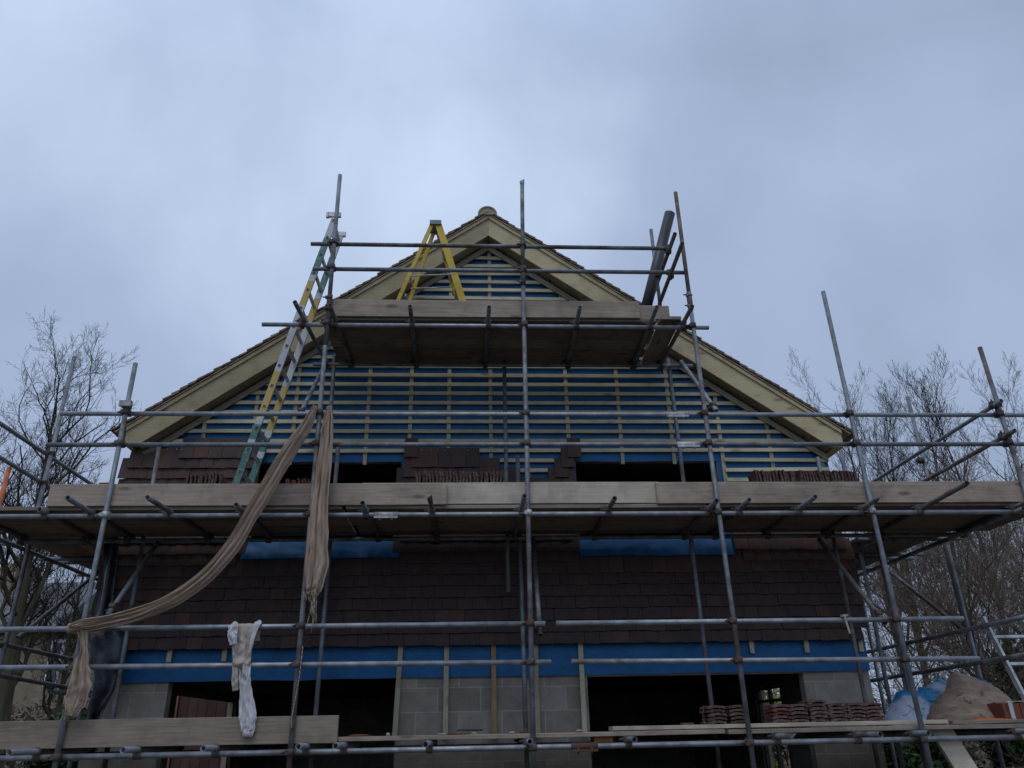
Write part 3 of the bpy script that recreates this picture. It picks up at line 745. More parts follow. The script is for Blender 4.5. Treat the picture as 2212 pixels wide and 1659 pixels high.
# main deck
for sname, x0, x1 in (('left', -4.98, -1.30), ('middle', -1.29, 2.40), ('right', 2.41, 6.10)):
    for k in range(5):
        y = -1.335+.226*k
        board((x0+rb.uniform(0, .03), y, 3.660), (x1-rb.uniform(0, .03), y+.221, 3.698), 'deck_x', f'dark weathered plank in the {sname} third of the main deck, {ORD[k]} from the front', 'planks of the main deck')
board((-4.16, TY, 3.690), (-.265, TY+.036, 3.915), 'board_x', 'long grey toe board at the left of the main deck, behind the hessian', None, 'toe board', name='toe_board')
board((-1.12, TY+.040, 3.705), (1.915, TY+.076, 3.930), 'board_new', 'pale yellowish newer toe board in the middle of the main deck', None, 'toe board', name='toe_board')
board((1.875, TY, 3.690), (6.0, TY+.036, 3.915), 'board_x', 'long brown-grey toe board at the right of the main deck', None, 'toe board', name='toe_board')
for k in range(4):
    x = -5.06+.226*k
    board((x, -.18, 3.668), (x+.221, 3.2, 3.706), 'deck_y', f'dark plank of the left side walkway, {ORD[k]} from the outside', 'planks of the left side walkway')
    x = 5.62-.226*(k+1)
    board((x, -.18, 3.668), (x+.221, 2.8, 3.706), 'deck_y', f'dark plank of the right side walkway, {ORD[k]} from the outside', 'planks of the right side walkway')
# lowest deck
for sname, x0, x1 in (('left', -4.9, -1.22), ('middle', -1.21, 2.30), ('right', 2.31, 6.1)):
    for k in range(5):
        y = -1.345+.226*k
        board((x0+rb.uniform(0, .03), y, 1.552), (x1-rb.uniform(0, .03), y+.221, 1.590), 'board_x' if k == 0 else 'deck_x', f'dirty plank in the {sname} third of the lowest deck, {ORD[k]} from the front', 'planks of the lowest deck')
board((-4.9, TY, 1.545), (-1.19, TY+.036, 1.770), 'board_x', 'knotty grey toe board at the left of the lowest deck', None, 'toe board', name='toe_board')
board((1.28, -1.26, 1.598), (4.44, -1.04, 1.634), 'board_new', 'pale loose plank under the tile stacks on the lowest deck')
board((4.46, -1.30, 1.594), (5.3, -1.08, 1.625), 'deck_x', 'short broken plank beside the sand heap on the lowest deck')
pk = MB().bar((4.36, -1.20, 1.60), (4.86, -1.60, .0), .205, .036, V((0, -1, .2)))
tag(obj('leaning_plank', pk, M['board_new']), 'pale plank leaning steeply under the right end of the lowest deck', 'plank')
tag(obj('timber_offcut', MB().box((1.10, -1.30, 1.505), (1.27, -1.12, 1.548)), M['orange_wood']), 'small orange timber offcut wedged under the lowest deck boards', 'offcut')

# ------------------------------------------------------------------ roof tiles on the decks
def tile_mesh(seed):
    r = random.Random(seed); mb = MB(); n = 8
    top, bot = [], []
    for j in range(3):
        for i in range(n+1):
            x = -.0825+.165*i/n; y = -.13+.13*j; z = .012*(1-(2*i/n-1)**2)
            e = .005 if j != 1 else 0
            top.append((x, y+r.uniform(-e, e), z+.021+r.uniform(-.003, .0025))); bot.append((x, y+r.uniform(-e, e), z+r.uniform(-.002, .002)))
    m_ = n+1; o = len(top); fs = []
    for j in range(2):
        for i in range(n):
            a = j*m_+i; fs.append((a, a+1, a+m_+1, a+m_)); fs.append((o+a+1, o+a, o+a+m_, o+a+m_+1))
    for i in range(n):
        fs.append((i+1, i, o+i, o+i+1)); a = 2*m_+i; fs.append((a, a+1, o+a+1, o+a))
    for j in range(2):
        a = j*m_; fs.append((a, a+m_, o+a+m_, o+a)); a = j*m_+n; fs.append((a+m_, a, o+a, o+a+m_))
    mb.add(top+bot, fs); return mb
PROTO = {}
for mt in ('brown_tile', 'red_tile'):
    PROTO[mt] = []
    for s in range(4):
        mb = tile_mesh(s+9); me = bpy.data.meshes.new('roof_tile'); me.from_pydata(mb.v, [], mb.f); me.materials.append(M[mt]); PROTO[mt].append(me)
def put_tile(loc, rot, mt, label, group):
    o = bpy.data.objects.new('roof_tile', rb.choice(PROTO[mt])); COL.objects.link(o); o.location = loc; o.rotation_euler = rot
    return tag(o, label, 'roof tile', group)
def edge_row(x0, x1, y, ztop, mt, label, group, pitch=.034, base=True):
    x = x0
    zc = ztop-.0825
    while x < x1:
        put_tile((x, y+rb.uniform(-.012, .012), zc+rb.uniform(-.010, .006)), (rb.uniform(-.02, .02), pi/2+rb.uniform(-.10, .12), rb.uniform(-.05, .05)), mt, label, group)
        x += pitch+rb.uniform(-.004, .006)
    if base:
        pkb = MB(); n = int((ztop-.17-3.70)/.022)
        for k in range(max(n, 1)):
            h = (ztop-.172-3.70)/max(n, 1)
            pkb.box((x0-.01+rb.uniform(-.008, .008), y-.128+rb.uniform(-.008, .008), 3.701+h*k), (x1+rb.uniform(-.008, .008), y+.128, 3.701+h*(k+1)-.003))
        tag(obj('tile_pack', pkb, M[mt]), 'flat pack of tiles under the '+group, 'tile pack')
edge_row(-2.93, -2.57, -1.08, 4.085, 'brown_tile', 'brown tile standing on edge in the short row left of the ladder foot', 'short row of tiles on edge left of the ladder')
edge_row(-.60, .33, -1.08, 4.095, 'brown_tile', 'dark brown tile standing on edge in the long row behind the pale middle toe board', 'long row of tiles on edge in the middle')
edge_row(2.99, 3.41, -1.08, 4.088, 'brown_tile', 'brown tile on edge in left half of the right row on the main deck', 'right hand row of tiles on edge, left half')
edge_row(3.46, 4.06, -1.08, 4.085, 'brown_tile', 'brown tile on edge in right half of the right row on the main deck', 'right hand row of tiles on edge, right half')
edge_row(-1.93, -1.66, -1.08, 4.012, 'red_tile', 'red tile standing on edge in the low row behind the hessian', 'low row of red tiles behind the hessian')
def flat_stack(x, y, z, n, mt, where, idx):
    for k in range(n):
        put_tile((x+rb.uniform(-.008, .008), y+rb.uniform(-.012, .012), z+.0325*k), (0, 0, rb.uniform(-.04, .04)), mt if not (idx == 0 and k in (2, 3)) else 'red_tile', f'tile in the {where}', 'tiles in the '+where)
for i, (x, n) in enumerate(((2.87, 5), (3.045, 5), (3.225, 6), (3.41, 5), (3.59, 5), (3.76, 5))):
    flat_stack(x, -1.12, 1.634, n, 'brown_tile', f'{ORD[i]} column of the six column stack by the right block pier', i)
flat_stack(2.265, -1.12, 1.634, 5, 'brown_tile', 'small stack with the pale strap on the lowest deck', 9)
flat_stack(2.47, -1.12, 1.634, 5, 'brown_tile', 'small stack just right of the strapped one on the lowest deck', 9)
st = MB().grid(lambda u, v: (2.155-.012*sin(v*pi)+.02*u, -1.20+.05*u+.03*sin(v*5), 1.64+.16*v+.01*sin(u*9)), 4, 8)
tag(obj('strap', st, M['hessian']), 'frayed pale strap hanging at the left end of the small tile stack', 'strap')
# strapped pack of red tiles at the far right
pk = thing('tile_pack', 'strapped pack of new red tiles with white paper on top', 'tile pack', (5.35, -1.0, 1.592))
mb = MB()
for k in range(14): mb.box((5.10+.045*k, -1.10+rb.uniform(-.006, .006), 1.593), (5.138+.045*k, -.84, 1.768+rb.uniform(-.006, .006)))
obj('tiles', mb, M['red_tile'], pk)
obj('strap', MB().box((5.16, -1.109, 1.593), (5.20, -1.107, 1.782)).box((5.16, -1.109, 1.7815), (5.20, -.83, 1.784)), M['alu'], pk)
obj('paper', MB().box((5.16, -1.09, 1.785), (5.40, -.88, 1.789)), M['paper'], pk)
# shards and crumbs
def lump(c, s, mt, label, cat='debris', group=None, name='rubble_piece', seed=0):
    r = random.Random(seed); mb = MB(); n = 7; rings = []
    for j in range(5):
        t = j/4; rr = sin(pi*(.12+.76*t))
        rings.append([V((c[0]+s[0]*rr*cos(2*pi*i/n)*r.uniform(.75, 1.2), c[1]+s[1]*rr*sin(2*pi*i/n)*r.uniform(.75, 1.2), c[2]+s[2]*t*r.uniform(.9, 1.1))) for i in range(n)])
    mb.sweep(rings, smooth=False); return tag(obj(name, mb, M[mt]), label, cat, group)
for k, (x, s, mt, lb) in enumerate(((-1.02, (.11, .05, .022), 'red_tile', 'heap of red tile crumbs beside the left toe board end'), (-.76, (.022, .02, .03), 'rubble', 'small pale mortar lump before the left dark opening'),
        (-.27, (.05, .05, .02), 'rubble', 'flat mortar crumb at the foot of the second batten'), (-.13, (.13, .06, .018), 'red_tile', 'spread of red shards under the block pier'), (.02, (.03, .02, .02), 'rubble', 'pale crumb right of the red shards'),
        (.36, (.03, .03, .022), 'rubble', 'light stone left of the middle standard'), (.46, (.05, .03, .02), 'red_tile', 'brown shard beside the middle standard'), (.98, (.04, .04, .025), 'rubble', 'grey mortar lump right of the middle standard'),
        (1.75, (.05, .04, .03), 'rubble', 'crumbs between the loose plank and the lowest deck'))):
    lump((x, -1.22, 1.588), s, mt, lb, 'debris', None, 'rubble_piece', k)
tag(obj('tile_shard', MB().box((-.14, -1.1, 1.618), (.10, -.95, 1.635)), M['black_pipe']), 'flat dark tile lying on the red shards before the pier', 'tile shard')
tag(obj('tile_shard', MB().box((-3.72, -1.33, 3.70), (-3.60, -1.29, 3.945)), M['red_tile']), 'red tile upright behind the toe board beside the left standard', 'tile shard')
tag(obj('tile_shard', MB().box((1.95, -1.2, 1.636), (2.05, -1.1, 1.653)), M['brown_tile']), 'single broken tile lying left of the small stacks', 'tile shard')
lump((4.95, -1.1, 1.592), (.25, .10, .05), 'orange', 'bright orange clay shards at the foot of the sand heap', 'debris', None, 'shard_heap', 31)

# sand heap under a sheet, with blue tarpaulin behind
def heap(u, v, c, prof, dep, zb, amp, seed):
    x = prof[0][0]+(prof[-1][0]-prof[0][0])*u
    for (xa, za), (xb, zb_) in zip(prof, prof[1:]):
        if xa <= x <= xb: h = za+(zb_-za)*((x-xa)/(xb-xa) if xb > xa else 0); break
    else: h = prof[-1][1]
    t = v*2-1
    y = c+dep*t*(.55+.45*min(1, (h-zb)/.3))
    z = zb+(h-zb)*max(0, 1-abs(t)**1.7)
    n = .8*noise.noise(V((x*6, y*6, seed)))+.7*(1-2*abs(noise.noise(V((x*5+z*4, z*11+y*3, seed+5)))))-.35+.55*noise.noise(V((x*17+z*6, z*21, seed)))+.35*(1-2*abs(noise.noise(V((x*12-z*9, z*14, seed+9)))))
    return (x+n*amp*.4, y+n*amp, z+n*amp*(1 if z > zb+.02 else 0))
P1 = [(4.66, 1.60), (4.73, 1.68), (4.82, 1.80), (4.93, 1.92), (5.03, 2.07), (5.12, 2.05), (5.25, 2.00), (5.37, 1.95), (5.46, 1.88), (5.56, 1.75), (5.62, 1.60)]
tag(obj('sand_heap', MB().grid(lambda u, v: heap(u, v, -.55, P1, .42, 1.593, .042, 3), 80, 50), M['sack']), 'pointed heap under a sand-coloured sheet at the right of the lowest deck', 'heap')
P2 = [(4.36, 1.60), (4.42, 1.69), (4.50, 1.78), (4.60, 1.90), (4.68, 1.93), (4.80, 1.92), (4.95, 1.99), (5.10, 2.02), (5.22, 1.95), (5.45, 1.95), (5.55, 2.0), (5.61, 1.98), (5.66, 1.83), (5.70, 1.62)]
tag(obj('tarpaulin', MB().grid(lambda u, v: heap(u, v, -.16, P2, .30, 1.593, .055, 8), 90, 44), M['tarp_blue']), 'crumpled blue and white tarpaulin behind the sand heap', 'tarpaulin')

# ------------------------------------------------------------------ ladders
def ladder_frame(lad, p0, p1, across, mat, rung_mat, pitch=.25, rung_first=.18, sw=.028, sd=.072, rr=.014):
    p0, p1, ac = V(p0), V(p1), V(across); d = (p1-p0).normalized(); L = (p1-p0).length
    face = d.cross(ac.normalized()).normalized()
    for o_ in (V((0, 0, 0)), ac):
        mb = MB().bar(p0+o_, p1+o_, sw if abs(ac.normalized().dot(d.cross(face))) > .5 else sd, sd, face)
        obj('stile', mb, mat, lad, tuple(p0+o_))
    t = rung_first
    while t < L-.05:
        c = p0+d*t; a = ac.normalized()
        mb = MB().bar(c-a*.022, c+ac+a*.022, .030, .030, face)
        obj('rung', mb, rung_mat, lad)
        hl = MB().bar(c-a*.0235, c-a*.0225, .022, .022, face).bar(c+ac+a*.0225, c+ac+a*.0235, .022, .022, face)
        t += pitch
lad = thing('ladder', 'tall ladder with worn teal and yellow painted stiles leaning up to the topmost deck', 'ladder', (-2.45, -1.1, 3.70))
lp0, lp1 = V((-2.505, -1.13, 3.70)), V((-1.675, -1.13, 7.38))
ladder_frame(lad, lp0, lp1, (0, .40, 0), M['ladder'], M['alu'])
ld = (lp1-lp0).normalized()
for y in (0, .40):      # hooked top fittings
    mb = MB().bar(lp1+V((-.09, y, 0)), lp1+V((.06, y, .0)), .04, .06).bar(lp1+V((-.10, y, .03)), lp1+V((-.10, y, -.04)), .04, .03, V((1, 0, 0)))
    obj('hook', mb, M['alu'], lad)
hole = MB()
t = .18
while t < (lp1-lp0).length-.05:
    c = lp0+ld*t; hole.bar(c+V((0, -.0245, 0)), c+V((0, -.0232, 0)), .024, .024, ld.cross(V((0, 1, 0)))); t += .25
obj('rung_socket', hole, M['black_pipe'], lad)
lad2 = thing('ladder', 'plain aluminium ladder leaning at the right edge beside the hedge', 'ladder', (5.7, -1.55, 0))
d_ = V((0, -.32, -.813)); top_ = V((5.53, -.505, 2.642)); foot = top_+d_*((2.642-.01)/.813)
ladder_frame(lad2, foot, top_, (.42, 0, 0), M['alu'], M['alu'], .30, .2, .028, .06)
# yellow step ladder
sl = thing('step_ladder', 'yellow fibreglass step ladder standing open on the topmost deck', 'step ladder', (-.5, -.95, 5.85))
tp = (-.455, -.95, 7.37)
zf = 5.852
FR_ = [((-.055, -1.12), (-.055, -1.12)), ]
# front (climbing) pair on the right, prop pair on the left
def leg(px, py, qx, qy, w, dth, mt='yellow'):
    p, q = V((px, py, zf)), V((qx, qy, 7.34)); 
    obj('leg', MB().bar(p, q, w, dth, V((0, 1, 0)) if dth < w else V((1, 0, 0))), M[mt], sl)
leg(-.03, -1.13, -.435, -1.02, .080, .030); leg(-.03, -.75, -.435, -.86, .080, .030)
leg(-.985, -1.13, -.515, -1.02, .045, .030); leg(-.93, -.72, -.50, -.86, .045, .030)
obj('cap', MB().box((-.54, -1.06, 7.32), (-.40, -.83, 7.38)), M['tube'], sl)
for t in (.17, .36, .55, .74, .9):
    x = -.03+(-.405)*t; z = zf+1.49*t; ya, yb = -1.115+.10*t, -.765-.10*t
    obj('tread', MB().box((x-.05, ya, z-.012), (x+.035, yb, z+.012)), M['alu'], sl)
for z, ya in ((6.55, -1.085), (6.55, -.80)):
    t = (z-zf)/1.49
    obj('spreader', MB().bar((-.985+.47*t, ya, z), (-.53, ya, z+.012), .02, .008).bar((-.53, ya, z+.012), (-.03-.405*t, ya, z+.03), .02, .008), M['alu'], sl)
obj('brace_bar', MB().bar((-.80, -1.02, 6.33), (-.78, -.80, 6.33), .02, .03).bar((-.76, -1.02, 6.60), (-.75, -.80, 6.60), .02, .03), M['alu'], sl)

# black drain pipe
tag(obj('drain_pipe', MB().tube((1.985, -.62, 5.852), (2.522, -.90, 7.65), .068, 28), M['black_pipe']), 'fat black plastic drain pipe leaning at the right end of the topmost deck', 'pipe')

# ------------------------------------------------------------------ cloths
def catmull(P, n=10):
    P = [V(p) for p in P]; P = [P[0]*2-P[1]]+P+[P[-1]*2-P[-2]]; o = []
    for i in range(1, len(P)-2):
        for k in range(n):
            t = k/n; a, b, c, d = P[i-1], P[i], P[i+1], P[i+2]
            o.append(.5*((2*b)+(c-a)*t+(2*a-5*b+4*c-d)*t*t+(3*b-a-3*c+d)*t**3))
    o.append(P[-2]); return o
def lerp_list(L, t):
    x = t*(len(L)-1); i = min(int(x), len(L)-2); return L[i]+(L[i+1]-L[i])*(x-i)
def sash(mb, pts, widths, thick, folds=5, amp=.018, seed=0, n=64, twist=0.0, steps=12, crease=.0, rag=.06):
    C = catmull(pts, steps); rings = []
    for j, c in enumerate(C):
        t = j/(len(C)-1); T = (C[min(j+1, len(C)-1)]-C[max(j-1, 0)]).normalized()
        Nn = V((0, -1, 0)); B = T.cross(Nn).normalized(); Nn = B.cross(T).normalized()
        w = lerp_list(widths, t)/2; th = lerp_list(thick, t)/2; ring = []
        for i in range(n):
            a = 2*pi*i/n; u = cos(a)
            rg = lambda x: 2*abs(sin(x*.5))-1
            ph1 = 2.6*noise.noise(V((t*2.6, seed, 0)))+twist*t; ph2 = 2.2*noise.noise(V((t*4.1, seed, 5)))-twist*.6*t
            f = rg(u*folds*2.1+seed+ph1)+.6*rg(u*folds*4.3+seed*2+ph2)
            cr = (noise.noise(V((t*len(pts)*1.1+u, u*1.6-t*2, seed)))+.5*noise.noise(V((t*len(pts)*2.6-u*2, u*3, seed+3))))*crease
            dd = th*sin(a)+(amp*f+cr)*(1-abs(u)**6)*min(1, w/.05)
            e = 1+rag*noise.noise(V((t*14, (1 if u > 0 else 5), seed)))
            ring.append(c+B*u*w*e+Nn*(dd+amp*.45*sin(u*folds*7.3+seed*3+3*noise.noise(V((t*4.3, seed, 9))))*(1-abs(u)**4)))
        rings.append(ring)
    mb.sweep(rings); return rings
def strands(mb, base, n, ln, spread, seed, r=.0022):
    rr = random.Random(seed)
    for k in range(n):
        p = V(base[0])+(V(base[1])-V(base[0]))*(k+.5)/n+V((rr.uniform(-.004, .004), rr.uniform(-.01, .01), 0)); L = ln*rr.uniform(.4, 1.2)
        q = p
        for s_ in range(3):
            q2 = q+V((rr.uniform(-spread, spread), rr.uniform(-spread, spread)*.5, -L/3)); mb.tube(q, q2, r, 4, False); q = q2
yh = -1.475
hs = thing('hessian_sheet', 'long hessian strip slung from the upper rail down to the lower left rail', 'hessian', (-2.6, yh, 2.5))
mb = MB()
sash(mb, [(-1.635, yh+.02, 4.72), (-1.70, yh, 4.50), (-1.83, yh-.01, 4.25), (-1.98, yh-.01, 3.93), (-2.13, yh-.01, 3.60), (-2.275, yh-.01, 3.28), (-2.48, yh-.01, 2.995), (-2.74, yh-.01, 2.785), (-3.0, yh-.01, 2.665), (-3.28, yh-.01, 2.59), (-3.56, yh, 2.545), (-3.62, yh+.03, 2.53)],
     [.05, .12, .165, .16, .155, .15, .15, .14, .13, .125, .12, .08], [.03, .035, .035, .035, .035, .035, .035, .035, .035, .035, .05, .05], 5, .020, 1.0, 80, 7.0, 16, .02, .10)
mb.tube((-3.66, yh+.02, 2.535), (-3.36, yh+.05, 2.515), .045, 10, False)
obj('sling', mb, M['hessian'], hs, (-2.6, yh, 2.5))
mb = MB()
sash(mb, [(-3.52, yh, 2.52), (-3.475, yh, 2.36), (-3.465, yh-.01, 2.20), (-3.44, yh-.01, 2.04), (-3.46, yh, 1.90), (-3.475, yh, 1.80)], [.09, .06, .14, .20, .185, .10], [.03, .03, .012, .010, .008, .006], 4, .020, 4.2, 80, 2.0, 16, .014, .22)
strands(mb, ((-3.54, yh, 1.80), (-3.43, yh, 1.86)), 26, .07, .008, 4); strands(mb, ((-3.43, yh, 1.93), (-3.35, yh, 2.02)), 26, .12, .012, 5)
obj('loose_end', mb, M['hessian'], hs, (-3.5, yh, 1.8))
mb = MB()
sash(mb, [(-1.49, yh+.01, 4.71), (-1.485, yh, 4.55), (-1.485, yh-.01, 4.25), (-1.49, yh-.01, 3.90), (-1.492, yh-.01, 3.60), (-1.487, yh-.01, 3.35), (-1.475, yh, 3.08), (-1.485, yh, 2.88), (-1.50, yh, 2.80)],
     [.05, .105, .135, .15, .17, .195, .22, .16, .10], [.03, .03, .03, .03, .03, .03, .035, .035, .02], 3, .022, 2.4, 80, 2.5, 14, .025, .10)
strands(mb, ((-1.585, yh, 2.83), (-1.50, yh, 2.80)), 30, .06, .006, 8)
strands(mb, ((-1.475, yh-.03, 2.86), (-1.455, yh-.03, 2.86)), 14, .34, .02, 9, .003); mb.tube((-1.462, yh-.03, 2.93), (-1.462, yh-.03, 2.86), .018, 8, False)
tag(obj('hessian_sheet', mb, M['hessian'], None, (-1.49, yh, 2.8)), 'hessian strip hanging straight down the standard with a knotted frayed end', 'hessian')
ys = -1.405
sh_ = thing('shirt', 'grubby pale long-sleeved shirt hung over the lower guard rail', 'shirt', (-2.08, ys, 1.6))
mb = MB()
SW = [(2.60, -2.238, -1.972), (2.54, -2.236, -1.972), (2.487, -2.224, -1.998), (2.39, -2.20, -2.005), (2.277, -2.177, -2.013), (2.20, -2.174, -2.012), (2.15, -2.160, -2.02)]
def shirt_fn(u, v):
    L = v*.60                                   # length along the cloth: up the back, over the rail, down the front
    yc, zc, r_ = YR, 2.537, .032
    if L < .12: y, z = yc+r_, zc-.12+L
    elif L < .12+pi*r_: a_ = (L-.12)/r_; y, z = yc+r_*cos(a_), zc+r_*sin(a_)
    else: y, z = yc-r_, zc-(L-.12-pi*r_)
    zz = z if L > .12+pi*r_ else 2.56
    for (z0, a0, b0), (z1, a1, b1) in zip(SW, SW[1:]):
        if z1 <= zz <= z0: t = (z0-zz)/(z0-z1); xa, xb = a0+(a1-a0)*t, b0+(b1-b0)*t; break
    else: xa, xb = SW[-1][1:]
    k = max(0, min(1, (L-.18)/.2))
    lump = .05*math.exp(-((z-2.215)/.035)**2)*sin(pi*u) if L > .25 else 0
    f_ = (.012*(2*abs(sin(u*7+v*2+1.2*noise.noise(V((u*2, v*3, 1)))))-1)+.018*noise.noise(V((u*2.5+v*3, v*9-u*2, 4)))+.009*noise.noise(V((u*9, v*17, 6))))*k
    return (xa+(xb-xa)*u+.006*noise.noise(V((v*9, u*3, 8))), y-f_-lump-.004, z+.004*noise.noise(V((u*6, 3, 2))))
mb.grid(shirt_fn, 34, 60)
obj('body', mb, M['shirt'], sh_, (-2.1, ys, 2.2))
mb = MB()
sash(mb, [(-2.06, ys+.01, 2.20), (-2.05, ys, 2.12), (-2.035, ys, 2.05), (-2.015, ys, 1.95), (-1.99, ys, 1.83), (-1.975, ys, 1.73), (-1.965, ys, 1.655)],
     [.10, .10, .095, .112, .145, .145, .115], [.02, .022, .02, .02, .024, .022, .02], 2, .016, 4.4, 64, 1.5, 14, .012, .14)
mb.sweep([[V((-1.962+cos(2*pi*i/20)*w_, ys+sin(2*pi*i/20)*.014, z_)) for i in range(20)] for z_, w_ in ((1.662, .056), (1.64, .050), (1.607, .045))])
obj('sleeve', mb, M['shirt_pale'], sh_, (-2.0, ys, 1.6))
mb = MB()
sash(mb, [(-2.205, ys+.05, 2.55), (-2.20, ys-.015, 2.54), (-2.195, ys-.02, 2.46), (-2.18, ys-.015, 2.375)], [.07, .085, .09, .055], [.012, .016, .015, .008], 2, .012, 3, 40, 1, 12, .02, .2)
obj('sleeve', mb, M['shirt_pale'], sh_, (-2.2, ys, 2.3))
mb = MB()
sash(mb, [(-2.14, ys, 2.18), (-2.128, ys, 2.07), (-2.112, ys, 1.985)], [.05, .065, .052], [.014, .016, .01], 2, .010, 5, 40, 1, 12, .02, .2)
obj('tail', mb, M['shirt'], sh_, (-2.12, ys, 2.0))
mb = MB()
sash(mb, [(-1.985, ys+.07, 2.572), (-1.985, ys-.005, 2.562), (-2.005, ys-.005, 2.48), (-2.02, ys-.004, 2.38), (-2.03, ys, 2.30)], [.05, .06, .045, .03, .02], [.015, .015, .02, .02, .01], 1, .005, 1, 20)
obj('lining', mb, M['shirt_pale'], sh_, (-2.0, ys, 2.3))
mb = MB()
dp = [(3.75, -4.10, -3.96), (3.42, -4.06, -3.92), (3.139, -4.038, -3.897), (2.797, -4.052, -3.875), (2.612, -4.064, -3.70), (2.406, -3.992, -3.66), (2.239, -3.921, -3.646), (2.076, -3.90, -3.67), (1.939, -3.909, -3.716), (1.781, -3.895, -3.76), (1.55, -3.90, -3.74)]
def dpf(u, v):
    x = v*(len(dp)-1); i = min(int(x), len(dp)-2); t = x-i
    z, a, b = [dp[i][k]+(dp[i+1][k]-dp[i][k])*t for k in range(3)]
    xx = a+(b-a)*u
    return (xx, -.20+.035*sin(u*7+v*5)+.03*noise.noise(V((u*3, v*9, 2))), z)
mb.grid(dpf, 16, 50)
tag(obj('polythene_sheet', mb, M['dpm']), 'black polythene sheet hanging down the left corner of the house', 'sheet')
# thin cord on the second standard
mb = MB(); pts = catmull([(-1.545, -1.44, 2.35), (-1.55, -1.45, 2.1), (-1.57, -1.45, 1.9), (-1.585, -1.45, 1.75), (-1.58, -1.45, 1.67)], 6)
for a, b in zip(pts, pts[1:]): mb.tube(a, b, .004, 5, False)
tag(obj('cord', mb, M['hessian']), 'thin pale cord hanging along the second standard', 'cord')
mb = MB().bar((3.58, -1.39, 2.56), (3.60, -1.39, 2.40), .02, .006, V((0, 1, 0))).bar((3.55, -1.39, 2.565), (3.62, -1.36, 2.575), .03, .02)
tag(obj('cable_tie', mb, M['rubble']), 'pale rag end tied on the right lower guard rail', 'rag')

# ------------------------------------------------------------------ trees
def grow(rr, H, r0, style):
    """polylines (points, radii, level)"""
    out_ = []
    P = dict(curly=dict(wig=.27, up=.18, ang=(.50, 1.0), counts=(18, 10, 8, 5), lens=(.43, .46, .44, .42), trunkwig=.03, minlen=.09, rr=.50),
             beech=dict(wig=.13, up=.15, ang=(.45, .9), counts=(19, 9, 6, 3), lens=(.34, .48, .50, .5), trunkwig=.05, minlen=.09, rr=.47),
             bush=dict(wig=.17, up=.05, ang=(.35, .95), counts=(24, 11, 7, 4), lens=(.62, .46, .46, .46), trunkwig=.16, minlen=.09, rr=.5))[style]
    ST = {'bush': .05, 'curly': .34, 'beech': .30}[style]
    def go(p, d, L, r, lv):
        n = max(3, min(9, int(L/(.55 if lv == 0 else .22))+2)) if lv < 3 else 3
        pts, rad = [p], [r]; dd = d.normalized(); q = p
        for k in range(n):
            w = P['trunkwig'] if lv == 0 else P['wig']
            dd = (dd+V((rr.gauss(0, w), rr.gauss(0, w), rr.gauss(0, w)*.7+P['up']*(1 if lv > 0 else .5)))).normalized()
            q = q+dd*L/n; pts.append(q); rad.append(max(r*(1-(.96 if lv == 0 else .80)*(k+1)/n), .0026))
        out_.append((pts, rad, lv))
        if lv >= len(P['counts']): return
        c = P['counts'][lv]
        for k in range(c):
            t = (ST if lv == 0 else .12)+(.97-(ST if lv == 0 else .12))*(k+rr.random()*.9)/c
            x = t*n; i = min(int(x), n-1); b = pts[i].lerp(pts[i+1], x-i); bd = (pts[i+1]-pts[i]).normalized()
            az = rr.uniform(0, 2*pi); an = rr.uniform(*P['ang'])
            o1 = bd.orthogonal().normalized(); o2 = bd.cross(o1)
            nd_ = bd*cos(an)+(o1*cos(az)+o2*sin(az))*sin(an)
            l2 = L*P['lens'][lv]*(1.15-.62*t)*rr.uniform(.7, 1.15)
            if l2 < P['minlen']: continue
            go(b, nd_, l2, max(rad[i]*(P['rr'] if lv < 2 else .55), .0034), lv+1)
    go(V((0, 0, -.1)), V((0, 0, 1)), H, r0, 0)
    return out_
def skel_mesh(lines, levels, thick=1.0):
    vs, fs = [], []
    for pts, rad, lv in lines:
        if lv not in levels: continue
        n = 8 if lv == 0 else (5 if lv == 1 else 3)
        base = len(vs)
        for j, p in enumerate(pts):
            d = (pts[min(j+1, len(pts)-1)]-pts[max(j-1, 0)]).normalized(); a = d.orthogonal().normalized(); b = d.cross(a)
            for i in range(n): vs.append(p+(a*cos(2*pi*i/n)+b*sin(2*pi*i/n))*rad[j]*thick)
        for j in range(len(pts)-1):
            for i in range(n):
                k = (i+1) % n; fs.append((base+j*n+i, base+j*n+k, base+(j+1)*n+k, base+(j+1)*n+i))
    mb = MB(); mb.v = [tuple(v) for v in vs]; mb.f = fs; mb.smooth = [True]*len(fs); return mb
TREES = {}
def tree(key, loc, H, r0, style, seed, label, rot=0, twig='twig', group=None, scale=1.0, name='bare_tree', tilt=(0, 0)):
    if key not in TREES:
        L = grow(random.Random(seed), H, r0, style)
        A, B = skel_mesh(L, (0, 1)), skel_mesh(L, (2, 3, 4))
        ms = []
        for nm, mb, mt in (('trunk', A, 'trunk'), ('crown', B, twig)):
            me = bpy.data.meshes.new(nm); me.from_pydata(mb.v, [], mb.f); me.polygons.foreach_set('use_smooth', mb.smooth); me.materials.append(M[mt]); ms.append((nm, me))
        TREES[key] = ms
    t = thing(name, label, 'tree' if 'tree' in name else 'bush', loc, group)
    for nm, me in TREES[key]:
        o = bpy.data.objects.new(nm, me); COL.objects.link(o); o.parent = t
    t.rotation_euler = (tilt[0], tilt[1], rot); t.scale = (scale,)*3
    return t
GL, GR = 'bare trees left of the house', 'bare trees beyond the right side of the house'
tree('c1', (-9.75, 9.0, 0), 10.0, .17, 'curly', 5, 'tall bare tree with crooked twigs rising behind the two left standards', .4, 'twig', GL, 1.0, tilt=(0, .03))
tree('c2', (-10.6, 11.0, 0), 8.0, .15, 'curly', 8, 'bare tree with a pale straight trunk just left of the crooked tree', 2.0, 'twig', GL)
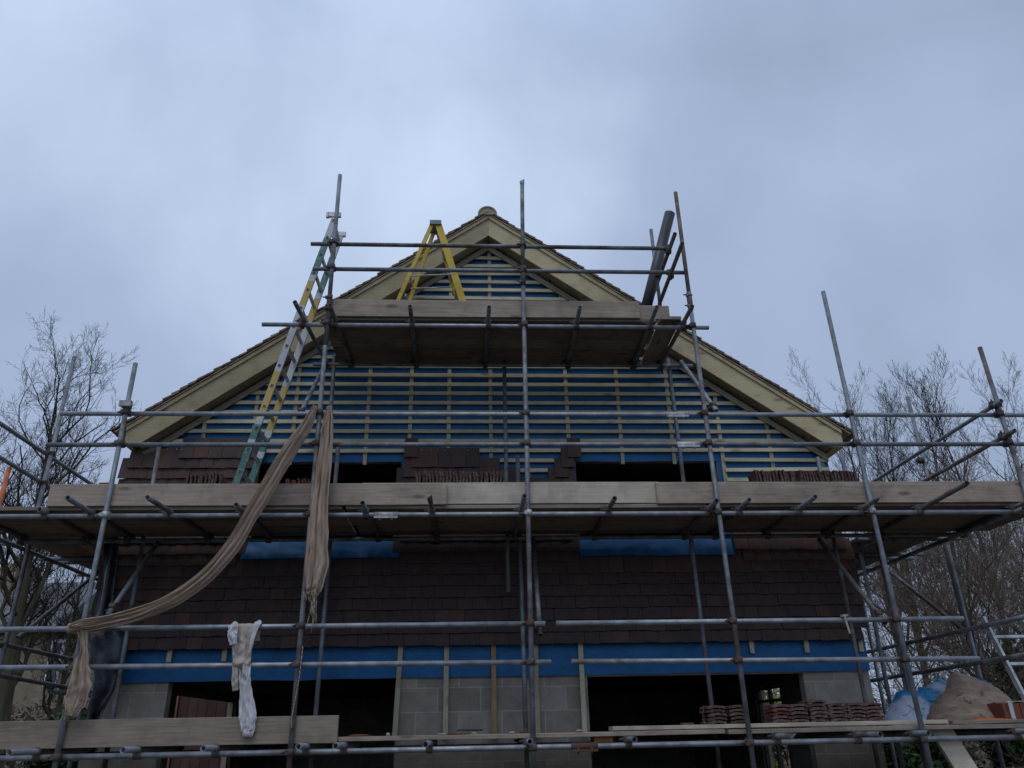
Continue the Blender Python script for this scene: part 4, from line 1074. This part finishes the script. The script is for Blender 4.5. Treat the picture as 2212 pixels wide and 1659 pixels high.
tree('c2', (-9.1, 10.2, 0), 8.0, .15, 'curly', 8, 'thin leaning bare tree seen right of the pale trunk', 4.1, 'twig', GL, .72, tilt=(0, .06))
for k, (x, y, s, rot, lb, key) in enumerate((
        (10.0, 9.5, 1.02, 0.3, 'slim bare tree nearest the right eaves behind the fifth standard', 'b1'),
        (11.0, 11.0, 1.0, 2.1, 'slim bare tree second from the eaves with forked trunk', 'b2'),
        (12.0, 10.3, 1.02, 4.0, 'tall bare tree directly behind the short back standard', 'b1'),
        (13.2, 10.5, 1.04, 1.2, 'tallest bare tree between the back standard and the last standard', 'b2'),
        (14.3, 10.2, 1.04, 5.2, 'bare tree behind the last right standard', 'b1'),
        (15.6, 11.8, .95, 3.0, 'bare tree at the right edge of the picture', 'b2'),
        (12.7, 13.5, .98, 2.7, 'farther bare tree filling the gap behind the tallest one', 'b1'),
        (9.0, 12.5, .80, .9, 'low bare tree peeping over the right roof edge', 'b2'))):
    tree(key, (x, y, 0), 9.9, .10, 'beech', 21 if key == 'b1' else 34, lb, rot, 'twig', GR, s*.97)
for k, (x, y, s, rot, lb) in enumerate((
        (9.6, 5.6, 1.0, .5, 'arching bare bush behind the right walkway'), (10.9, 6.6, 1.15, 2.2, 'broad buff bare bush at the right edge'), (8.1, 6.3, .85, 3.9, 'loose bare bush close to the right house corner'),
        (11.2, 4.7, 1.0, 4.4, 'nearest buff bush beside the leaning ladder'), (10.6, 7.9, 1.2, 3.3, 'tallest buff bush above the walkway rail'), (12.6, 6.4, 1.3, 1.9, 'buff bush cut by the right picture edge'))):
    for q in range(1):
        tree('s1' if k % 2 else 's2', (x, y, 0), 5.2, .05, 'bush', 3 if k % 2 else 17, lb, rot, 'twig_buff', 'bare bushes right of the house', s, 'bare_bush')
def leafy(name, loc, size, n, mat, label, cat, group, seed, leaf=.07):
    rr = random.Random(seed); mb = MB(); clumps = []
    for k in range(26):
        a = rr.uniform(0, 2*pi); el = rr.uniform(-.2, 1.3); q = rr.uniform(.35, 1.0)
        clumps.append((V((cos(a)*cos(el)*size[0]*q, sin(a)*cos(el)*size[1]*q, size[2]*(.42+.5*sin(el)*q))), rr.uniform(.16, .34)*min(size)))
    for k in range(n):
        c, r = rr.choice(clumps); d = V((rr.gauss(0, 1), rr.gauss(0, 1), rr.gauss(0, 1))).normalized()
        p = V(loc)+c+d*r*rr.uniform(.55, 1.25); p.z = max(p.z, .03)
        a = V((rr.gauss(0, 1), rr.gauss(0, 1), rr.gauss(0, 1))).normalized(); b = a.orthogonal().normalized(); L = leaf*rr.uniform(.6, 1.4)
        mb.add([p-a*L, p+b*L*.45, p+a*L, p-b*L*.45], [(0, 1, 2, 3)])
    t = thing(name, label, cat, loc, group)
    obj('foliage', mb, M[mat], t, loc)
    st_ = MB()
    for k in range(6): 
        c, r = rr.choice(clumps); st_.tube(V(loc)+V((rr.uniform(-.1, .1), rr.uniform(-.1, .1), 0)), V(loc)+c, .025, 5, False, .008)
    obj('stem', st_, M['trunk'], t, loc)
    return t
GE = 'evergreen shrubs round the plot'
leafy('evergreen_shrub', (-6.75, 6.0, 0), (.85, .8, 2.3), 5200, 'evergreen', 'dark leafy evergreen under the left trees', 'shrub', GE, 1)
leafy('evergreen_shrub', (10.3, 5.6, 0), (1.6, 1.1, 3.3), 8000, 'evergreen', 'dark evergreen shrub behind the leaning ladder', 'shrub', GE, 3)
leafy('evergreen_shrub', (7.9, 6.4, 0), (1.2, 1.0, 1.7), 5000, 'evergreen', 'dark evergreen shrub behind the sand heap', 'shrub', GE, 4)
leafy('evergreen_shrub', (12.6, 7.2, 0), (1.8, 1.1, 4.2), 7000, 'evergreen', 'evergreen shrub at the right picture edge', 'shrub', GE, 5)
leafy('leafy_bush', (5.7, 6.2, 0), (.75, .8, 2.5), 4200, 'yellowgreen', 'yellow-green bush seen through the room and its side window', 'shrub', None, 6, .06)
# clipped hedge far left and right, behind everything
def hedge(x0, x1, y, h, label, mat, seed, n=9000):
    rr = random.Random(seed); mb = MB()
    for k in range(n):
        p = V((rr.uniform(x0, x1), y+rr.uniform(-.5, .5), rr.uniform(0, h*(.9+.2*noise.noise(V((k*.001, seed, 0)))))))
        a = V((rr.gauss(0, 1), rr.gauss(0, .6), rr.gauss(0, 1))).normalized(); b = a.orthogonal().normalized(); L = rr.uniform(.05, .14)
        mb.add([p-a*L, p+b*L*.35, p+a*L, p-b*L*.35], [(0, 1, 2, 3)])
    t = thing('hedge', label, 'hedge', ((x0+x1)/2, y, 0)); obj('foliage', mb, M[mat], t, ((x0+x1)/2, y, 0)); return t
hedge(-22, -7.0, 14.0, 2.9, 'brown bare hedge in front of the stone house', 'twig_buff', 3, 11000)
hedge(6.5, 24, 16.0, 2.6, 'brown hedge far behind the right trees', 'twig_buff', 4, 9000)

# stone house in the left background
sh = thing('stone_house', 'small yellow stone house with grey slate roof behind the left trees', 'house', (-16.2, 18, 0))
obj('wall', MB().box((-19.5, 18, 0), (-12.7, 24, 4.85)), M['stone'], sh)
rf = obj('roof', MB().prism([(17.6, 4.86), (24.4, 4.86), (21.0, 7.0)], -20.0, -13.6, 'X').prism([(17.6, 4.82), (24.4, 4.82), (24.4, 4.86), (17.6, 4.86)], -20.0, -12.6, 'X'), M['slate'], sh)
obj('chimney', MB().box((-17.3, 20.4, 6.3), (-16.4, 21.4, 7.6)).tube((-17.0, 20.9, 7.6), (-17.0, 20.9, 8.0), .14, 10, False).tube((-16.7, 20.9, 7.6), (-16.7, 20.9, 7.9), .14, 10, False), M['stone'], rf)
wf = obj('window', MB().box((-13.62, 17.93, 3.2), (-13.2, 17.99, 4.62)), M['white'], sh)
obj('pane', MB().box((-13.54, 17.91, 3.3), (-13.28, 17.928, 4.52)), M['glass'], wf)
# brick outbuilding and boarding seen through the left room
bw = thing('outbuilding', 'low red-brown boarded outbuilding seen through the left room opening', 'outbuilding', (-5.0, 6.5, 0))
obj('wall', MB().box((-5.95, 5.6, 0), (-4.12, 7.4, 2.9)), M['red_boards'], bw)
obj('door', MB().box((-5.75, 5.55, 0), (-5.25, 5.595, 2.0)).box((-5.2, 5.56, 0), (-5.02, 5.597, 2.3)), M['orange_wood'], bw)
